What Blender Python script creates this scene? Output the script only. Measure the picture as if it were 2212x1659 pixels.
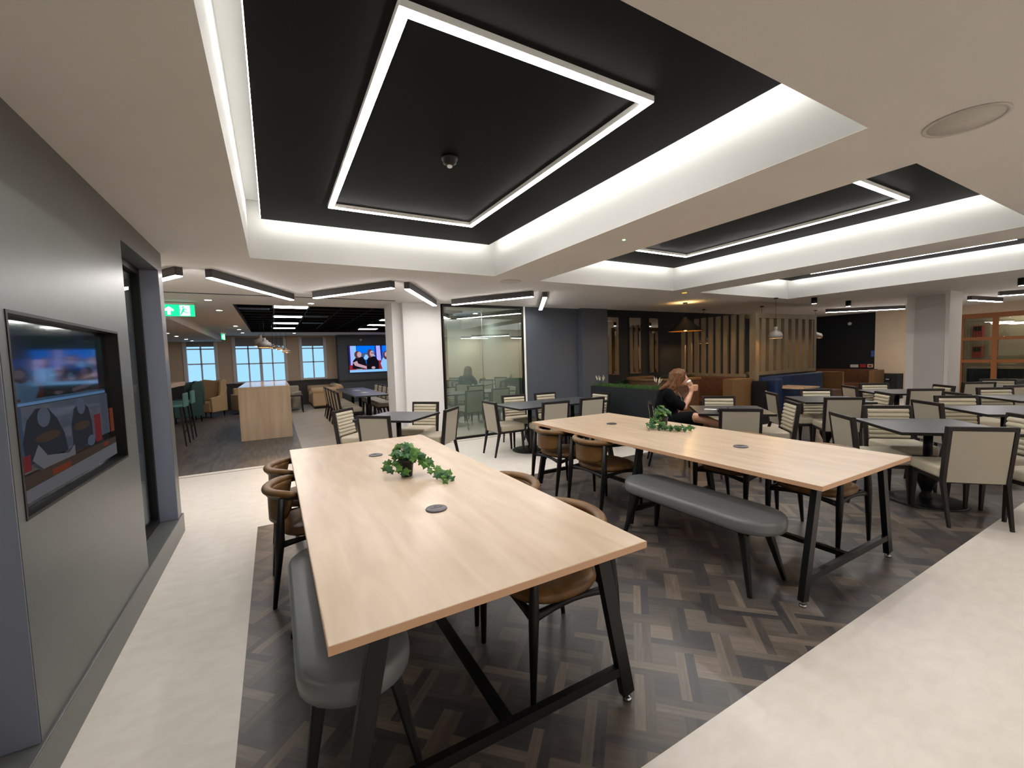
import bpy, math, random
from mathutils import Vector, Matrix
R = math.radians
D = bpy.data
SC = bpy.context.scene
C = SC.collection
for o in list(D.objects): D.objects.remove(o, do_unlink=True)

# ------------------------------------------------------------------ camera, world, exposure
CAM_H = 1.5
yaw, pitch, roll = .5116, .064, .0304
cy, sy_, cp, sp_, cr, sr = math.cos(yaw), math.sin(yaw), math.cos(pitch), math.sin(pitch), math.cos(roll), math.sin(roll)
fw = Vector((sy_*cp, cy*cp, -sp_)); rt = Vector((cy, -sy_, 0)); dn = fw.cross(rt)
rt2 = rt*cr + dn*sr; dn2 = -rt*sr + dn*cr
M = Matrix.Identity(4)
for i in range(3):
    M[i][0] = rt2[i]; M[i][1] = -dn2[i]; M[i][2] = -fw[i]
M[2][3] = CAM_H
cam = D.cameras.new('camera'); cam.sensor_width = 36; cam.lens = 915.1/2212*36; cam.clip_start = .02
camo = D.objects.new('camera', cam); C.objects.link(camo); camo.matrix_world = M
SC.camera = camo
w = D.worlds.new('world'); SC.world = w; w.use_nodes = True
w.node_tree.nodes['Background'].inputs[0].default_value = (.6, .7, .8, 1)
w.node_tree.nodes['Background'].inputs[1].default_value = .15
SC.view_settings.view_transform = 'Standard'; SC.view_settings.look = 'None'
SC.view_settings.exposure = 1.7; SC.view_settings.gamma = 1; SC.view_settings.use_curve_mapping = False

# ------------------------------------------------------------------ materials
MT = {}
def mat(name, col, rough=.5, metal=0, emit=None, es=1., noise=None, bump=0, spec=.5, coat=0):
    m = D.materials.new(name); m.use_nodes = True; nt = m.node_tree; b = nt.nodes['Principled BSDF']
    b.inputs['Base Color'].default_value = (*col, 1); b.inputs['Roughness'].default_value = rough
    b.inputs['Metallic'].default_value = metal; b.inputs['Specular IOR Level'].default_value = spec
    if coat: b.inputs['Coat Weight'].default_value = coat; b.inputs['Coat Roughness'].default_value = .15
    if emit:
        b.inputs['Emission Color'].default_value = (*emit, 1); b.inputs['Emission Strength'].default_value = es
    if noise:
        (sx, sy, sz), scale, detail, col2, lo, hi = noise
        tc = nt.nodes.new('ShaderNodeTexCoord'); mp = nt.nodes.new('ShaderNodeMapping'); mp.inputs['Scale'].default_value = (sx, sy, sz)
        n = nt.nodes.new('ShaderNodeTexNoise'); n.inputs['Scale'].default_value = scale; n.inputs['Detail'].default_value = detail
        n.inputs['Distortion'].default_value = .4
        r = nt.nodes.new('ShaderNodeValToRGB'); r.color_ramp.elements[0].position = lo; r.color_ramp.elements[1].position = hi
        r.color_ramp.elements[0].color = (*col, 1); r.color_ramp.elements[1].color = (*col2, 1)
        nt.links.new(tc.outputs['Object'], mp.inputs[0]); nt.links.new(mp.outputs[0], n.inputs['Vector'])
        nt.links.new(n.outputs['Fac'], r.inputs[0]); nt.links.new(r.outputs[0], b.inputs['Base Color'])
        if bump:
            bp = nt.nodes.new('ShaderNodeBump'); bp.inputs['Strength'].default_value = bump; bp.inputs['Distance'].default_value = .01
            nt.links.new(n.outputs['Fac'], bp.inputs['Height']); nt.links.new(bp.outputs[0], b.inputs['Normal'])
    MT[name] = m; return m
def emat(name, col, s):
    m = D.materials.new(name); m.use_nodes = True; nt = m.node_tree; nt.nodes.clear()
    e = nt.nodes.new('ShaderNodeEmission'); e.inputs[0].default_value = (*col, 1); e.inputs[1].default_value = s
    o = nt.nodes.new('ShaderNodeOutputMaterial'); nt.links.new(e.outputs[0], o.inputs[0]); MT[name] = m; return m

mat('ceiling_paint', (.61, .58, .55), .9, noise=((1, 1, 1), 3, 3, (.63, .60, .57), .3, .7))
mat('white_paint', (.80, .79, .76), .75)
mat('tray_paint', (.50, .50, .485), .8)
mat('fixture_grey', (.045, .040, .040), .5)
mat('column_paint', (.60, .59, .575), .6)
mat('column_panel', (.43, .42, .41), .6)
mat('grey_wall', (.088, .092, .093), .34, noise=((1, 1, 1), 25, 2, (.095, .099, .10), .3, .7))
mat('grey_jamb', (.17, .19, .255), .5)
mat('blue_grey_wall', (.060, .072, .092), .6, noise=((1, 1, 1), 2, 3, (.066, .078, .098), .3, .7))
mat('charcoal_wall', (.010, .0125, .015), .65, spec=.3)
mat('cream_wall', (.60, .50, .37), .6, noise=((1, 1, 2), 4, 3, (.66, .54, .39), .3, .7))
mat('glass_room', (.25, .27, .25), .8)
mat('beige_wall', (.56, .44, .33), .8)
mat('light_floor', (.68, .635, .57), .38, noise=((1, 1.6, 1), 9, 8, (.76, .715, .65), .3, .72))
mat('lounge_floor', (.30, .26, .21), .5, noise=((1, 1, 1), 3, 5, (.36, .32, .27), .3, .7))
mat('black_panel', (.003, .0032, .0032), .6, spec=.12)
mat('black_metal', (.004, .0045, .005), .38, spec=.3)
mat('black_frame', (.005, .0048, .005), .45, spec=.3)
mat('brown_black_wood', (.011, .008, .0075), .45, spec=.35)
mat('oak_top', (.49, .365, .25), .32, noise=((5, .8, 1), 2.6, 9, (.62, .485, .355), .3, .72))
mat('oak_panel', (.36, .245, .15), .4, noise=((6, 1, .5), 2, 5, (.44, .31, .20), .3, .7))
mat('oak_edge', (.56, .34, .20), .4)
mat('island_oak', (.40, .29, .19), .14, noise=((6, 6, .5), 1.6, 5, (.50, .38, .26), .3, .7))
mat('tan_leather', (.115, .055, .016), .42, noise=((1, 1, 1), 9, 5, (.20, .102, .032), .35, .7), spec=.4)
mat('brown_velvet', (.062, .022, .006), .6, noise=((1, 1, 1), 12, 3, (.10, .038, .011), .35, .7))
mat('tan_side', (.125, .065, .022), .55)
mat('blue_velvet', (.004, .014, .045), .6, noise=((1, 1, 1), 10, 3, (.007, .024, .075), .35, .7), spec=.3)
mat('grey_vinyl', (.135, .142, .148), .36)
mat('taupe_fabric', (.43, .385, .29), .55)
mat('taupe_back', (.36, .325, .26), .65)
mat('slate_top', (.055, .060, .068), .32)
mat('pot_black', (.012, .012, .013), .4)
mat('leaf', (.040, .115, .018), .5, noise=((1, 1, 1), 14, 3, (.12, .25, .04), .35, .7), spec=.25)
mat('leaf_blue', (.025, .085, .030), .5, noise=((1, 1, 1), 14, 3, (.06, .16, .06), .35, .7), spec=.25)
mat('dark_leaf', (.015, .035, .012), .5)
mat('grass', (.022, .065, .006), .8, noise=((1, 1, 1), 60, 2, (.05, .13, .015), .35, .7))
mat('stem', (.16, .20, .06), .6)
mat('petal', (.62, .58, .44), .6)
mat('socket_grey', (.085, .08, .085), .35, metal=.3)
mat('dark_hole', (.01, .01, .01), .5)
mat('steel', (.35, .36, .37), .25, metal=1)
mat('plastic_white', (.62, .60, .56), .5)
mat('speaker_grille', (.50, .47, .43), .7)
mat('slat_wood', (.135, .100, .055), .5, noise=((3, 3, .6), 3, 4, (.19, .145, .083), .3, .7))
mat('orange_wood', (.26, .088, .018), .45)
mat('glazing_back', (.30, .235, .14), .8)
mat('teal', (.07, .20, .19), .5)
mat('teal_dark', (.015, .07, .075), .55)
mat('beige_fabric', (.42, .30, .17), .75)
mat('beige_leather', (.45, .32, .19), .45)
mat('skin', (.46, .235, .15), .5)
mat('hair', (.065, .026, .009), .5, noise=((20, 20, 2), 6, 3, (.18, .075, .024), .35, .7), spec=.3)
mat('black_cloth', (.003, .003, .004), .9, spec=.1)
mat('chain', (.5, .5, .5), .4)
mat('cup_paper', (.42, .27, .16), .6)
mat('cup_white', (.78, .76, .72), .4)
mat('red_sign', (.35, .02, .02), .5)
mat('blue_sign', (.04, .10, .35), .5)
mat('window_paint', (.62, .62, .64), .4)
mat('blind', (.26, .25, .26), .8)
mat('dado', (.028, .030, .034), .5)
mat('copper', (.75, .36, .12), .3, metal=.8)
mat('bell_grey', (.19, .17, .155), .5)
mat('mirror', (.55, .5, .45), .03, metal=1)
mat('exit_green', (.0, .30, .12), .4, emit=(0, .55, .22), es=.55)
mat('exit_white', (.8, .9, .85), .4, emit=(.8, 1, .9), es=.75)
emat('led', (1, .97, .93), 21)
emat('led_tray', (1, .975, .91), 9)
emat('led_fix', (1, .95, .93), 16)
emat('led_panel', (1, .95, .90), 7)
emat('down', (1, .97, 1), 14)
emat('warm', (1, .55, .14), 9)
emat('warm_small', (1, .6, .2), 14)
emat('sky_pane', (.34, .66, 1.0), .36)
emat('spark', (.6, .8, 1), 1.5)
emat('amber', (.8, .45, .05), .5)
emat('green_led', (.2, 1, .4), 3)

def glass_mat(name, tint, refl, rough=0.0):
    m = D.materials.new(name); m.use_nodes = True; nt = m.node_tree; nt.nodes.clear()
    t = nt.nodes.new('ShaderNodeBsdfTransparent'); t.inputs[0].default_value = (*tint, 1)
    g = nt.nodes.new('ShaderNodeBsdfGlossy'); g.inputs['Roughness'].default_value = rough; g.inputs[0].default_value = (.9, .95, .92, 1)
    lw = nt.nodes.new('ShaderNodeLayerWeight'); lw.inputs[0].default_value = .35
    ma = nt.nodes.new('ShaderNodeMath'); ma.operation = 'MULTIPLY_ADD'; ma.inputs[1].default_value = .8; ma.inputs[2].default_value = refl; ma.use_clamp = True
    mx = nt.nodes.new('ShaderNodeMixShader'); o = nt.nodes.new('ShaderNodeOutputMaterial')
    nt.links.new(lw.outputs['Fresnel'], ma.inputs[0]); nt.links.new(ma.outputs[0], mx.inputs[0])
    nt.links.new(t.outputs[0], mx.inputs[1]); nt.links.new(g.outputs[0], mx.inputs[2]); nt.links.new(mx.outputs[0], o.inputs[0])
    MT[name] = m; return m
glass_mat('glass', (.74, .80, .76), .24)
glass_mat('glass_clear', (.85, .9, .88), .04)
glass_mat('glass_screen', (.9, .9, .92), .0, .06)

def parquet(name):
    """basket weave planks laid at 45 degrees, each plank of two strips, squares between"""
    m = D.materials.new(name); m.use_nodes = True; nt = m.node_tree; b = nt.nodes['Principled BSDF']
    def N(t, *ins, op=None):
        n = nt.nodes.new(t)
        if op: n.operation = op
        for i, v in enumerate(ins):
            if v is None: continue
            if hasattr(v, 'links') or hasattr(v, 'is_linked'): nt.links.new(v, n.inputs[i])
            else: n.inputs[i].default_value = v
        return n.outputs[0]
    def mt(op, *a): return N('ShaderNodeMath', *a, op=op)
    tc = nt.nodes.new('ShaderNodeTexCoord')
    mp = nt.nodes.new('ShaderNodeMapping'); mp.inputs['Rotation'].default_value = (0, 0, R(45)); P = .197
    mp.inputs['Scale'].default_value = (1/P, 1/P, 1); nt.links.new(tc.outputs['Object'], mp.inputs[0])
    sx = nt.nodes.new('ShaderNodeSeparateXYZ'); nt.links.new(mp.outputs[0], sx.inputs[0])
    u, v = sx.outputs[0], sx.outputs[1]
    u = mt('ADD', u, 400.); v = mt('ADD', v, 400.)
    i, j = mt('FLOOR', u), mt('FLOOR', v); fu, fv = mt('FRACT', u), mt('FRACT', v); W = .44
    inU, inV = mt('LESS_THAN', fu, W), mt('LESS_THAN', fv, W)
    par = mt('MODULO', mt('ADD', i, j), 2.)            # 0 -> node owned by H
    nH = mt('SUBTRACT', 1., par)
    node = mt('MULTIPLY', inU, inV); hE = mt('MULTIPLY', mt('SUBTRACT', 1., inU), inV); vE = mt('MULTIPLY', inU, mt('SUBTRACT', 1., inV))
    isH = mt('ADD', mt('MULTIPLY', node, nH), hE); isV = mt('ADD', mt('MULTIPLY', node, par), vE)
    hi = mt('ADD', i, mt('MULTIPLY', hE, par)); vj = mt('ADD', j, mt('MULTIPLY', vE, nH))
    stripH = mt('LESS_THAN', fv, W/2); stripV = mt('LESS_THAN', fu, W/2)
    sq = mt('SUBTRACT', 1., mt('ADD', isH, isV))
    ix = mt('ADD', mt('ADD', mt('MULTIPLY', isH, hi), mt('MULTIPLY', isV, i)), mt('MULTIPLY', sq, mt('ADD', i, .5)))
    iy = mt('ADD', mt('ADD', mt('MULTIPLY', isH, j), mt('MULTIPLY', isV, vj)), mt('MULTIPLY', sq, mt('ADD', j, .5)))
    iz = mt('ADD', mt('MULTIPLY', isH, mt('ADD', stripH, 2.)), mt('MULTIPLY', isV, mt('ADD', stripV, 5.)))
    cv = nt.nodes.new('ShaderNodeCombineXYZ'); nt.links.new(ix, cv.inputs[0]); nt.links.new(iy, cv.inputs[1]); nt.links.new(iz, cv.inputs[2])
    wn = nt.nodes.new('ShaderNodeTexWhiteNoise'); nt.links.new(cv.outputs[0], wn.inputs[0])
    rp = nt.nodes.new('ShaderNodeValToRGB'); e = rp.color_ramp.elements
    e[0].position = 0; e[0].color = (.040, .040, .045, 1); e[1].position = 1; e[1].color = (.17, .135, .108, 1)
    for p, c in ((.3, (.066, .058, .054)), (.6, (.092, .076, .066)), (.85, (.122, .102, .086))):
        x = e.new(p); x.color = (*c, 1)
    nt.links.new(wn.outputs[0], rp.inputs[0])
    # grain
    m2 = nt.nodes.new('ShaderNodeMapping'); nt.links.new(mp.outputs[0], m2.inputs[0]); m2.inputs['Scale'].default_value = (1, 12, 1)
    m3 = nt.nodes.new('ShaderNodeMapping'); nt.links.new(mp.outputs[0], m3.inputs[0]); m3.inputs['Scale'].default_value = (12, 1, 1)
    n1 = nt.nodes.new('ShaderNodeTexNoise'); n1.inputs['Scale'].default_value = 1.2; nt.links.new(m2.outputs[0], n1.inputs[0])
    n2 = nt.nodes.new('ShaderNodeTexNoise'); n2.inputs['Scale'].default_value = 1.2; nt.links.new(m3.outputs[0], n2.inputs[0])
    g = mt('ADD', mt('MULTIPLY', isV, n2.outputs[0]), mt('MULTIPLY', mt('SUBTRACT', 1., isV), n1.outputs[0]))
    fac = mt('MULTIPLY_ADD', g, .9, .55)
    mx = nt.nodes.new('ShaderNodeVectorMath'); mx.operation = 'SCALE'; nt.links.new(rp.outputs[0], mx.inputs[0]); nt.links.new(fac, mx.inputs['Scale'])
    nt.links.new(mx.outputs[0], b.inputs['Base Color']); b.inputs['Roughness'].default_value = .36
    MT[name] = m
parquet('parquet')
def stripes(name, c1, c2):
    m = mat(name, c1, .45, noise=((14, 1.5, 1), 1.4, 4, c2, .35, .65)); return m
stripes('lounge_planks', (.050, .046, .046), (.125, .105, .092))

# ------------------------------------------------------------------ mesh builder
class MB:
    def __init__(s): s.v = []; s.f = []; s.m = []; s.s = []
    def add(s, vs, fs, mi=0, smooth=False, mx=None):
        o = len(s.v)
        s.v += [tuple(mx @ Vector(p)) if mx else tuple(p) for p in vs]
        s.f += [tuple(i+o for i in f) for f in fs]; s.m += [mi]*len(fs); s.s += [smooth]*len(fs); return s
    def box(s, x0, x1, y0, y1, z0, z1, mi=0, mx=None):
        vs = [(x, y, z) for z in (z0, z1) for y in (y0, y1) for x in (x0, x1)]
        return s.add(vs, [(0, 2, 3, 1), (4, 5, 7, 6), (0, 1, 5, 4), (2, 6, 7, 3), (0, 4, 6, 2), (1, 3, 7, 5)], mi, False, mx)
    def prism(s, poly, z0, z1, mi=0, mx=None, smooth=False):
        n = len(poly); vs = [(x, y, z0) for x, y in poly] + [(x, y, z1) for x, y in poly]
        s.add(vs, [tuple(range(n))[::-1], tuple(range(n, 2*n))], mi, False, mx)
        o = len(s.v)-2*n
        for i in range(n):
            s.f.append((o+i, o+(i+1) % n, o+n+(i+1) % n, o+n+i)); s.m.append(mi); s.s.append(smooth)
        return s
    def bar(s, p0, p1, w0, d0, w1=None, d1=None, side=None, mi=0):
        p0, p1 = Vector(p0), Vector(p1); w1 = w0 if w1 is None else w1; d1 = d0 if d1 is None else d1
        a = (p1-p0).normalized(); sd = Vector(side) if side else (Vector((1, 0, 0)) if abs(a.x) < .9 else Vector((0, 1, 0)))
        u = (sd - a*sd.dot(a)).normalized(); v = a.cross(u); vs = []
        for p, ww, dd in ((p0, w0, d0), (p1, w1, d1)):
            for q, r in ((-1, -1), (1, -1), (1, 1), (-1, 1)): vs.append(p + u*q*ww/2 + v*r*dd/2)
        return s.add(vs, [(3, 2, 1, 0), (4, 5, 6, 7), (0, 1, 5, 4), (1, 2, 6, 5), (2, 3, 7, 6), (3, 0, 4, 7)], mi)
    def tube(s, pts, rad, n=10, mi=0, caps=True, flat=1.0, closed=False):
        pts = [Vector(p) for p in pts]; k = len(pts)
        if not isinstance(rad, (list, tuple)): rad = [rad]*k
        vs = []; up = None
        for i, p in enumerate(pts):
            a = (pts[(i+1) % k]-pts[i-1] if closed else pts[min(i+1, k-1)]-pts[max(i-1, 0)]).normalized()
            if up is None: up = Vector((0, 0, 1)) if abs(a.z) < .9 else Vector((1, 0, 0))
            u = (up - a*up.dot(a)).normalized(); v = a.cross(u); up = u
            for j in range(n):
                t = 2*math.pi*j/n; vs.append(p + (u*math.cos(t)*flat + v*math.sin(t))*rad[i])
        fs = []
        for i in range(k if closed else k-1):
            for j in range(n):
                a0, b0 = i*n+j, i*n+(j+1) % n; c0 = ((i+1) % k)*n
                fs.append((a0, b0, c0+(j+1) % n, c0+j))
        if caps and not closed: fs += [tuple(range(n))[::-1], tuple(range((k-1)*n, k*n))]
        return s.add(vs, fs, mi, True)
    def lathe(s, prof, n=24, c=(0, 0, 0), mi=0, mx=None, cap=True):
        vs = []; k = len(prof)
        for r, z in prof:
            for j in range(n):
                t = 2*math.pi*j/n; vs.append((c[0]+r*math.cos(t), c[1]+r*math.sin(t), c[2]+z))
        fs = [(i*n+j, i*n+(j+1) % n, (i+1)*n+(j+1) % n, (i+1)*n+j) for i in range(k-1) for j in range(n)]
        if cap and prof[0][0] > 1e-4: fs.append(tuple(range(n))[::-1])
        if cap and prof[-1][0] > 1e-4: fs.append(tuple(range((k-1)*n, k*n)))
        return s.add(vs, fs, mi, True, mx)
    def ball(s, c, r, n=12, mi=0, sc=(1, 1, 1), mx=None):
        prof = [(max(1e-5, math.sin(math.pi*i/n)), -math.cos(math.pi*i/n)) for i in range(n+1)]
        m = Matrix.Translation(Vector(c)) @ (mx or Matrix.Identity(4)) @ Matrix.Diagonal((r*sc[0], r*sc[1], r*sc[2], 1))
        return s.lathe(prof, 2*n, mi=mi, mx=m)
    def build(s, name, ms, parent=None, bevel=0, seg=2, loc=None):
        me = D.meshes.new(name); me.from_pydata(s.v, [], s.f); me.validate()
        if not isinstance(ms, (list, tuple)): ms = [ms]
        for m in ms: me.materials.append(MT[m])
        if len(me.polygons) == len(s.f):
            me.polygons.foreach_set('material_index', s.m); me.polygons.foreach_set('use_smooth', s.s)
        me.update()
        o = D.objects.new(name, me); C.objects.link(o)
        if parent: o.parent = parent
        if loc: o.location = loc
        if bevel:
            b = o.modifiers.new('bevel', 'BEVEL'); b.width = bevel; b.segments = seg; b.limit_method = 'ANGLE'; b.angle_limit = R(40)
            if seg > 2:
                for p in me.polygons: p.use_smooth = True
                w = o.modifiers.new('wn', 'WEIGHTED_NORMAL'); w.keep_sharp = False
        return o
def thing(name, label, cat, loc=(0, 0, 0), rz=0, group=None):
    o = D.objects.new(name, None); C.objects.link(o); o.location = loc; o.rotation_euler = (0, 0, rz); o.empty_display_size = .1
    o['label'] = label; o['category'] = cat
    if group: o['group'] = group
    return o
def tag(o, label, cat, group=None, kind=None):
    o['label'] = label; o['category'] = cat
    if group: o['group'] = group
    if kind: o['kind'] = kind
    return o
def struct(o, label=None):
    o['kind'] = 'structure'
    if label: o['label'] = label
    return o
def sbox(name, m, x0, x1, y0, y1, z0, z1, bevel=0):
    return struct(MB().box(x0, x1, y0, y1, z0, z1).build(name, m, bevel=bevel))
KIDS = {}
def dup(root, loc, rz, label, group=None):
    def cp(o, par):
        c = o.copy(); C.objects.link(c)
        if par: c.parent = par
        for ch in list(o.children): cp(ch, c)
        return c
    r = cp(root, None); r.location = loc; r.rotation_euler = (0, 0, rz); r['label'] = label
    if group: r['group'] = group
    return r

# ------------------------------------------------------------------ room shell
ZC = 2.49
# floors
def rects(name, m, rl, z0=-.1, z1=0):
    b = MB()
    for x0, x1, y0, y1 in rl: b.box(x0, x1, y0, y1, z0, z1)
    return struct(b.build(name, m))
rects('floor', 'light_floor', [(-3.3, -.21, -4, 7.2), (-.21, 16.6, -4, 1.05), (-.21, 16.6, 4.52, 7.2), (12.4, 16.6, 1.05, 4.52)])
rects('floor', 'parquet', [(-.21, 12.4, 1.05, 4.52)])
rects('floor', 'lounge_planks', [(-3.3, .36, 7.24, 17.4)])
rects('floor', 'lounge_floor', [(.36, 4.4, 7.24, 17.4)])
sbox('trim_1', 'light_floor', -3.3, 4.4, 7.2, 7.24, -.05, .003)
sbox('trim_2', 'slat_wood', -3.3, 4.4, 7.10, 7.115, -.01, .0025)
# ceiling with three tray openings
TR = [(-.13, 2.42, .93, 4.66), (3.13, 5.72, .98, 4.76), (6.36, 9.05, .98, 4.74)]
def holes(x0, x1, y0, y1, hs):
    xs = sorted({x0, x1, *[h[0] for h in hs], *[h[1] for h in hs]}); ys = sorted({y0, y1, *[h[2] for h in hs], *[h[3] for h in hs]})
    out = []
    for a, b in zip(xs, xs[1:]):
        run = None
        for c, d in zip(ys, ys[1:]):
            inside = any(h[0] <= a and b <= h[1] and h[2] <= c and d <= h[3] for h in hs)
            if not inside: run = [c, d] if run is None else [run[0], d]
            if inside or d == y1:
                if run: out.append((a, b, run[0], run[1])); run = None
    return out
LB = (-.52, 4.0, 8.25, 15.2)
rects('ceiling', 'ceiling_paint', holes(-3.3, 16.6, -4, 7.3, TR), ZC, ZC+.004)
rects('ceiling', 'ceiling_paint', holes(-3.3, 4.4, 7.3, 17.4, [LB]), ZC, ZC+.004)
for (x0, x1, y0, y1) in TR:
    b = MB(); t = .04; zt = 3.02
    b.box(x0-t, x0, y0-t, y1+t, ZC+.0042, zt).box(x1, x1+t, y0-t, y1+t, ZC+.0042, zt).box(x0, x1, y0-t, y0, ZC+.0042, zt).box(x0, x1, y1, y1+t, ZC+.0042, zt)
    b.box(x0-t, x1+t, y0-t, y1+t, zt, zt+.04)
    struct(b.build('ceiling', 'tray_paint'))
# walls around
sbox('wall_front', 'cream_wall', -3.3, 16.6, -4.1, -4, 0, ZC)
sbox('wall_left', 'cream_wall', -3.4, -3.3, -4, 17.4, 0, ZC)
sbox('wall_right', 'charcoal_wall', 15.5, 15.6, 5.65, 7.3, 0, ZC)
sbox('wall_right', 'cream_wall', 15.45, 15.6, 4.6, 5.65, 0, ZC)
sbox('wall_right', 'glazing_back', 16.6, 16.7, -4, 5.0, 0, ZC)
# back wall: grey part, pilaster, charcoal part
sbox('wall_back', 'blue_grey_wall', 4.46, 5.78, 7.31, 7.45, 0, ZC)
sbox('wall_back', 'blue_grey_wall', 5.78, 6.50, 7.18, 7.45, 0, ZC)
sbox('wall_back', 'charcoal_wall', 6.5, 15.6, 7.28, 7.4, 0, ZC)
sbox('trim_3', 'white_paint', 4.395, 4.435, 7.28, 7.33, 0, ZC)
sbox('trim_4', 'black_metal', 4.36, 4.395, 7.29, 7.36, 0, ZC)
# lounge shell
sbox('wall_lounge', 'beige_wall', 2.72, 2.80, 7.35, 9.4, 0, ZC)
sbox('wall_lounge', 'glass_room', 2.80, 4.46, 9.3, 9.4, 0, ZC)
sbox('wall_lounge', 'glass_room', 4.36, 4.40, 7.46, 9.3, 0, ZC)
sbox('wall_lounge', 'beige_wall', 4.4, 4.5, 7.45, 17.4, 0, ZC)
# left partition with screen and openings
b = MB(); XL = -.80
b.box(-1.0, XL, 2.10, 2.15, .17, ZC); b.box(-1.0, XL, 3.375, 3.60, .17, ZC); b.box(-1.0, XL, 2.15, 3.375, .17, .965); b.box(-1.0, XL, 2.15, 3.375, 1.72, ZC); b.box(-1.0, -.90, 2.15, 3.375, .965, 1.72); b.box(-1.0, XL, 3.60, 4.62, 2.32, ZC); b.box(-1.0, XL, 4.62, 4.77, .17, ZC)
b.box(-1.0, XL, -4, 2.10, 2.32, ZC); b.box(-1.0, XL, -4, .2, .17, 2.32)
struct(b.build('wall_partition', 'grey_wall'))
sbox('baseboard_left', 'grey_wall', -1.02, XL+.012, -4, 4.80, 0, .17, .004)
for k, (y0, y1) in enumerate(((3.60, 4.62), (.2, 2.10))):
    b = MB(); xi0, xi1 = -.985, -.925
    b.box(xi0, xi1, y0+.001, y0+.05, .171, 2.319).box(xi0, xi1, y1-.05, y1-.001, .171, 2.319).box(xi0, xi1, y0+.05, y1-.05, .171, .21).box(xi0, xi1, y0+.05, y1-.05, 2.27, 2.319)
    w_ = struct(b.build('window_%d' % (k+1), 'black_frame'))
    MB().box(-.958, -.952, y0+.05, y1-.05, .21, 2.27).build('pane', 'glass_clear', w_)
    l = MB().box(-.99, XL-.002, y1-.006, y1-.0005, .172, 2.318).build('window_lining', 'grey_jamb', w_)
# glass partition at the back
gw = struct(MB().box(2.70, 4.36, 7.28, 7.34, ZC-.05, ZC-.001).box(2.70, 4.36, 7.28, 7.34, 0.001, .035).box(2.70, 2.725, 7.28, 7.34, .035, ZC-.05).build('window_3', 'black_metal'))
MB().box(2.725, 3.482, 7.305, 7.315, .035, ZC-.05).build('pane', 'glass', gw)
MB().box(3.488, 4.36, 7.305, 7.315, .035, ZC-.05).build('pane', 'glass', gw)
MB().box(3.480, 3.490, 7.302, 7.318, .035, ZC-.05).build('joint', 'steel', gw)
# columns
c_ = struct(MB().box(1.99, 2.68, 7.31, 8.0, 0, ZC).box(1.83, 1.99, 7.42, 7.95, 0, ZC).build('column', 'column_paint', bevel=.003), 'white square column between lounge opening and glass partition')
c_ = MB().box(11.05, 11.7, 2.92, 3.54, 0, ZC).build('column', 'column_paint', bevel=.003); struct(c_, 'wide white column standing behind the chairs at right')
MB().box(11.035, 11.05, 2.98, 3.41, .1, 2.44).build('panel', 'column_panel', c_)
# lounge: far wall with windows and dado
b = MB()
WIN = [(-2.42, -1.68, 1.0, 2.14, 2), (-1.08, .36, .93, 2.14, 4), (.95, 1.66, .96, 2.12, 2)]
for x0, x1, y0, y1 in holes(-3.3, 2.1, 0, ZC, [(w0-.1, w1+.1, z0-.06, 2.44) for w0, w1, z0, z1, n in WIN]):
    b.box(x0, x1, 17.2, 17.35, y0, y1)
struct(b.build('wall_far', 'beige_wall'))
sbox('wall_far', 'blue_grey_wall', 2.1, 4.4, 16.6, 17.35, 0, ZC)
sbox('trim_5', 'dado', -3.3, 2.1, 17.14, 17.2, 0, .84)
sbox('trim_6', 'dado', -3.3, 2.1, 17.11, 17.2, .84, .88)
sbox('trim_7', 'dado', 2.1, 4.4, 16.56, 16.6, .78, .83)
for i, (x0, x1, z0, z1, n) in enumerate(WIN):
    b = MB(); zt = 2.44
    b.box(x0-.1, x0, 17.16, 17.3, z0-.06, zt).box(x1, x1+.1, 17.16, 17.3, z0-.06, zt).box(x0, x1, 17.13, 17.3, z0-.06, z0)
    ww = (x1-x0)/n
    for k in range(1, n): b.box(x0+k*ww-(.045 if n == 4 and k == 2 else .022), x0+k*ww+(.045 if n == 4 and k == 2 else .022), 17.2, 17.26, z0, z1)
    zm = (z0+z1)/2; b.box(x0, x1, 17.2, 17.26, zm-.02, zm+.02).box(x0, x1, 17.2, 17.26, z1-.1, z1-.06)
    wf = struct(b.build('window_%d' % (i+4), 'window_paint'))
    MB().box(x0, x1, 17.27, 17.28, z0, z1).build('pane', 'sky_pane', wf)
    MB().box(x0, x1, 17.2, 17.24, z1, zt).build('blind', 'blind', wf)
# bulkhead on the left of the lounge
sbox('ceiling', 'ceiling_paint', -3.3, -1.45, 9.0, 17.2, 2.30, ZC)
# black grid ceiling of the lounge
b = MB().box(LB[0], LB[1], LB[2], LB[3], 2.62, 2.66)
for k in range(1, 8): b.box(LB[0]+k*.6-.012, LB[0]+k*.6+.012, LB[2], LB[3], 2.585, 2.62)
for k in range(1, 12): b.box(LB[0], LB[1], LB[2]+k*.6-.012, LB[2]+k*.6+.012, 2.58, 2.62)
b.box(LB[0]-.03, LB[0], LB[2], LB[3], ZC+.001, 2.66).box(LB[0], LB[1], LB[3], LB[3]+.03, ZC+.001, 2.66)
struct(b.build('ceiling', 'black_panel'))
sbox('trim_8', 'black_metal', -1.9, 1.83, 7.12, 7.16, ZC-.006, ZC)

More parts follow.
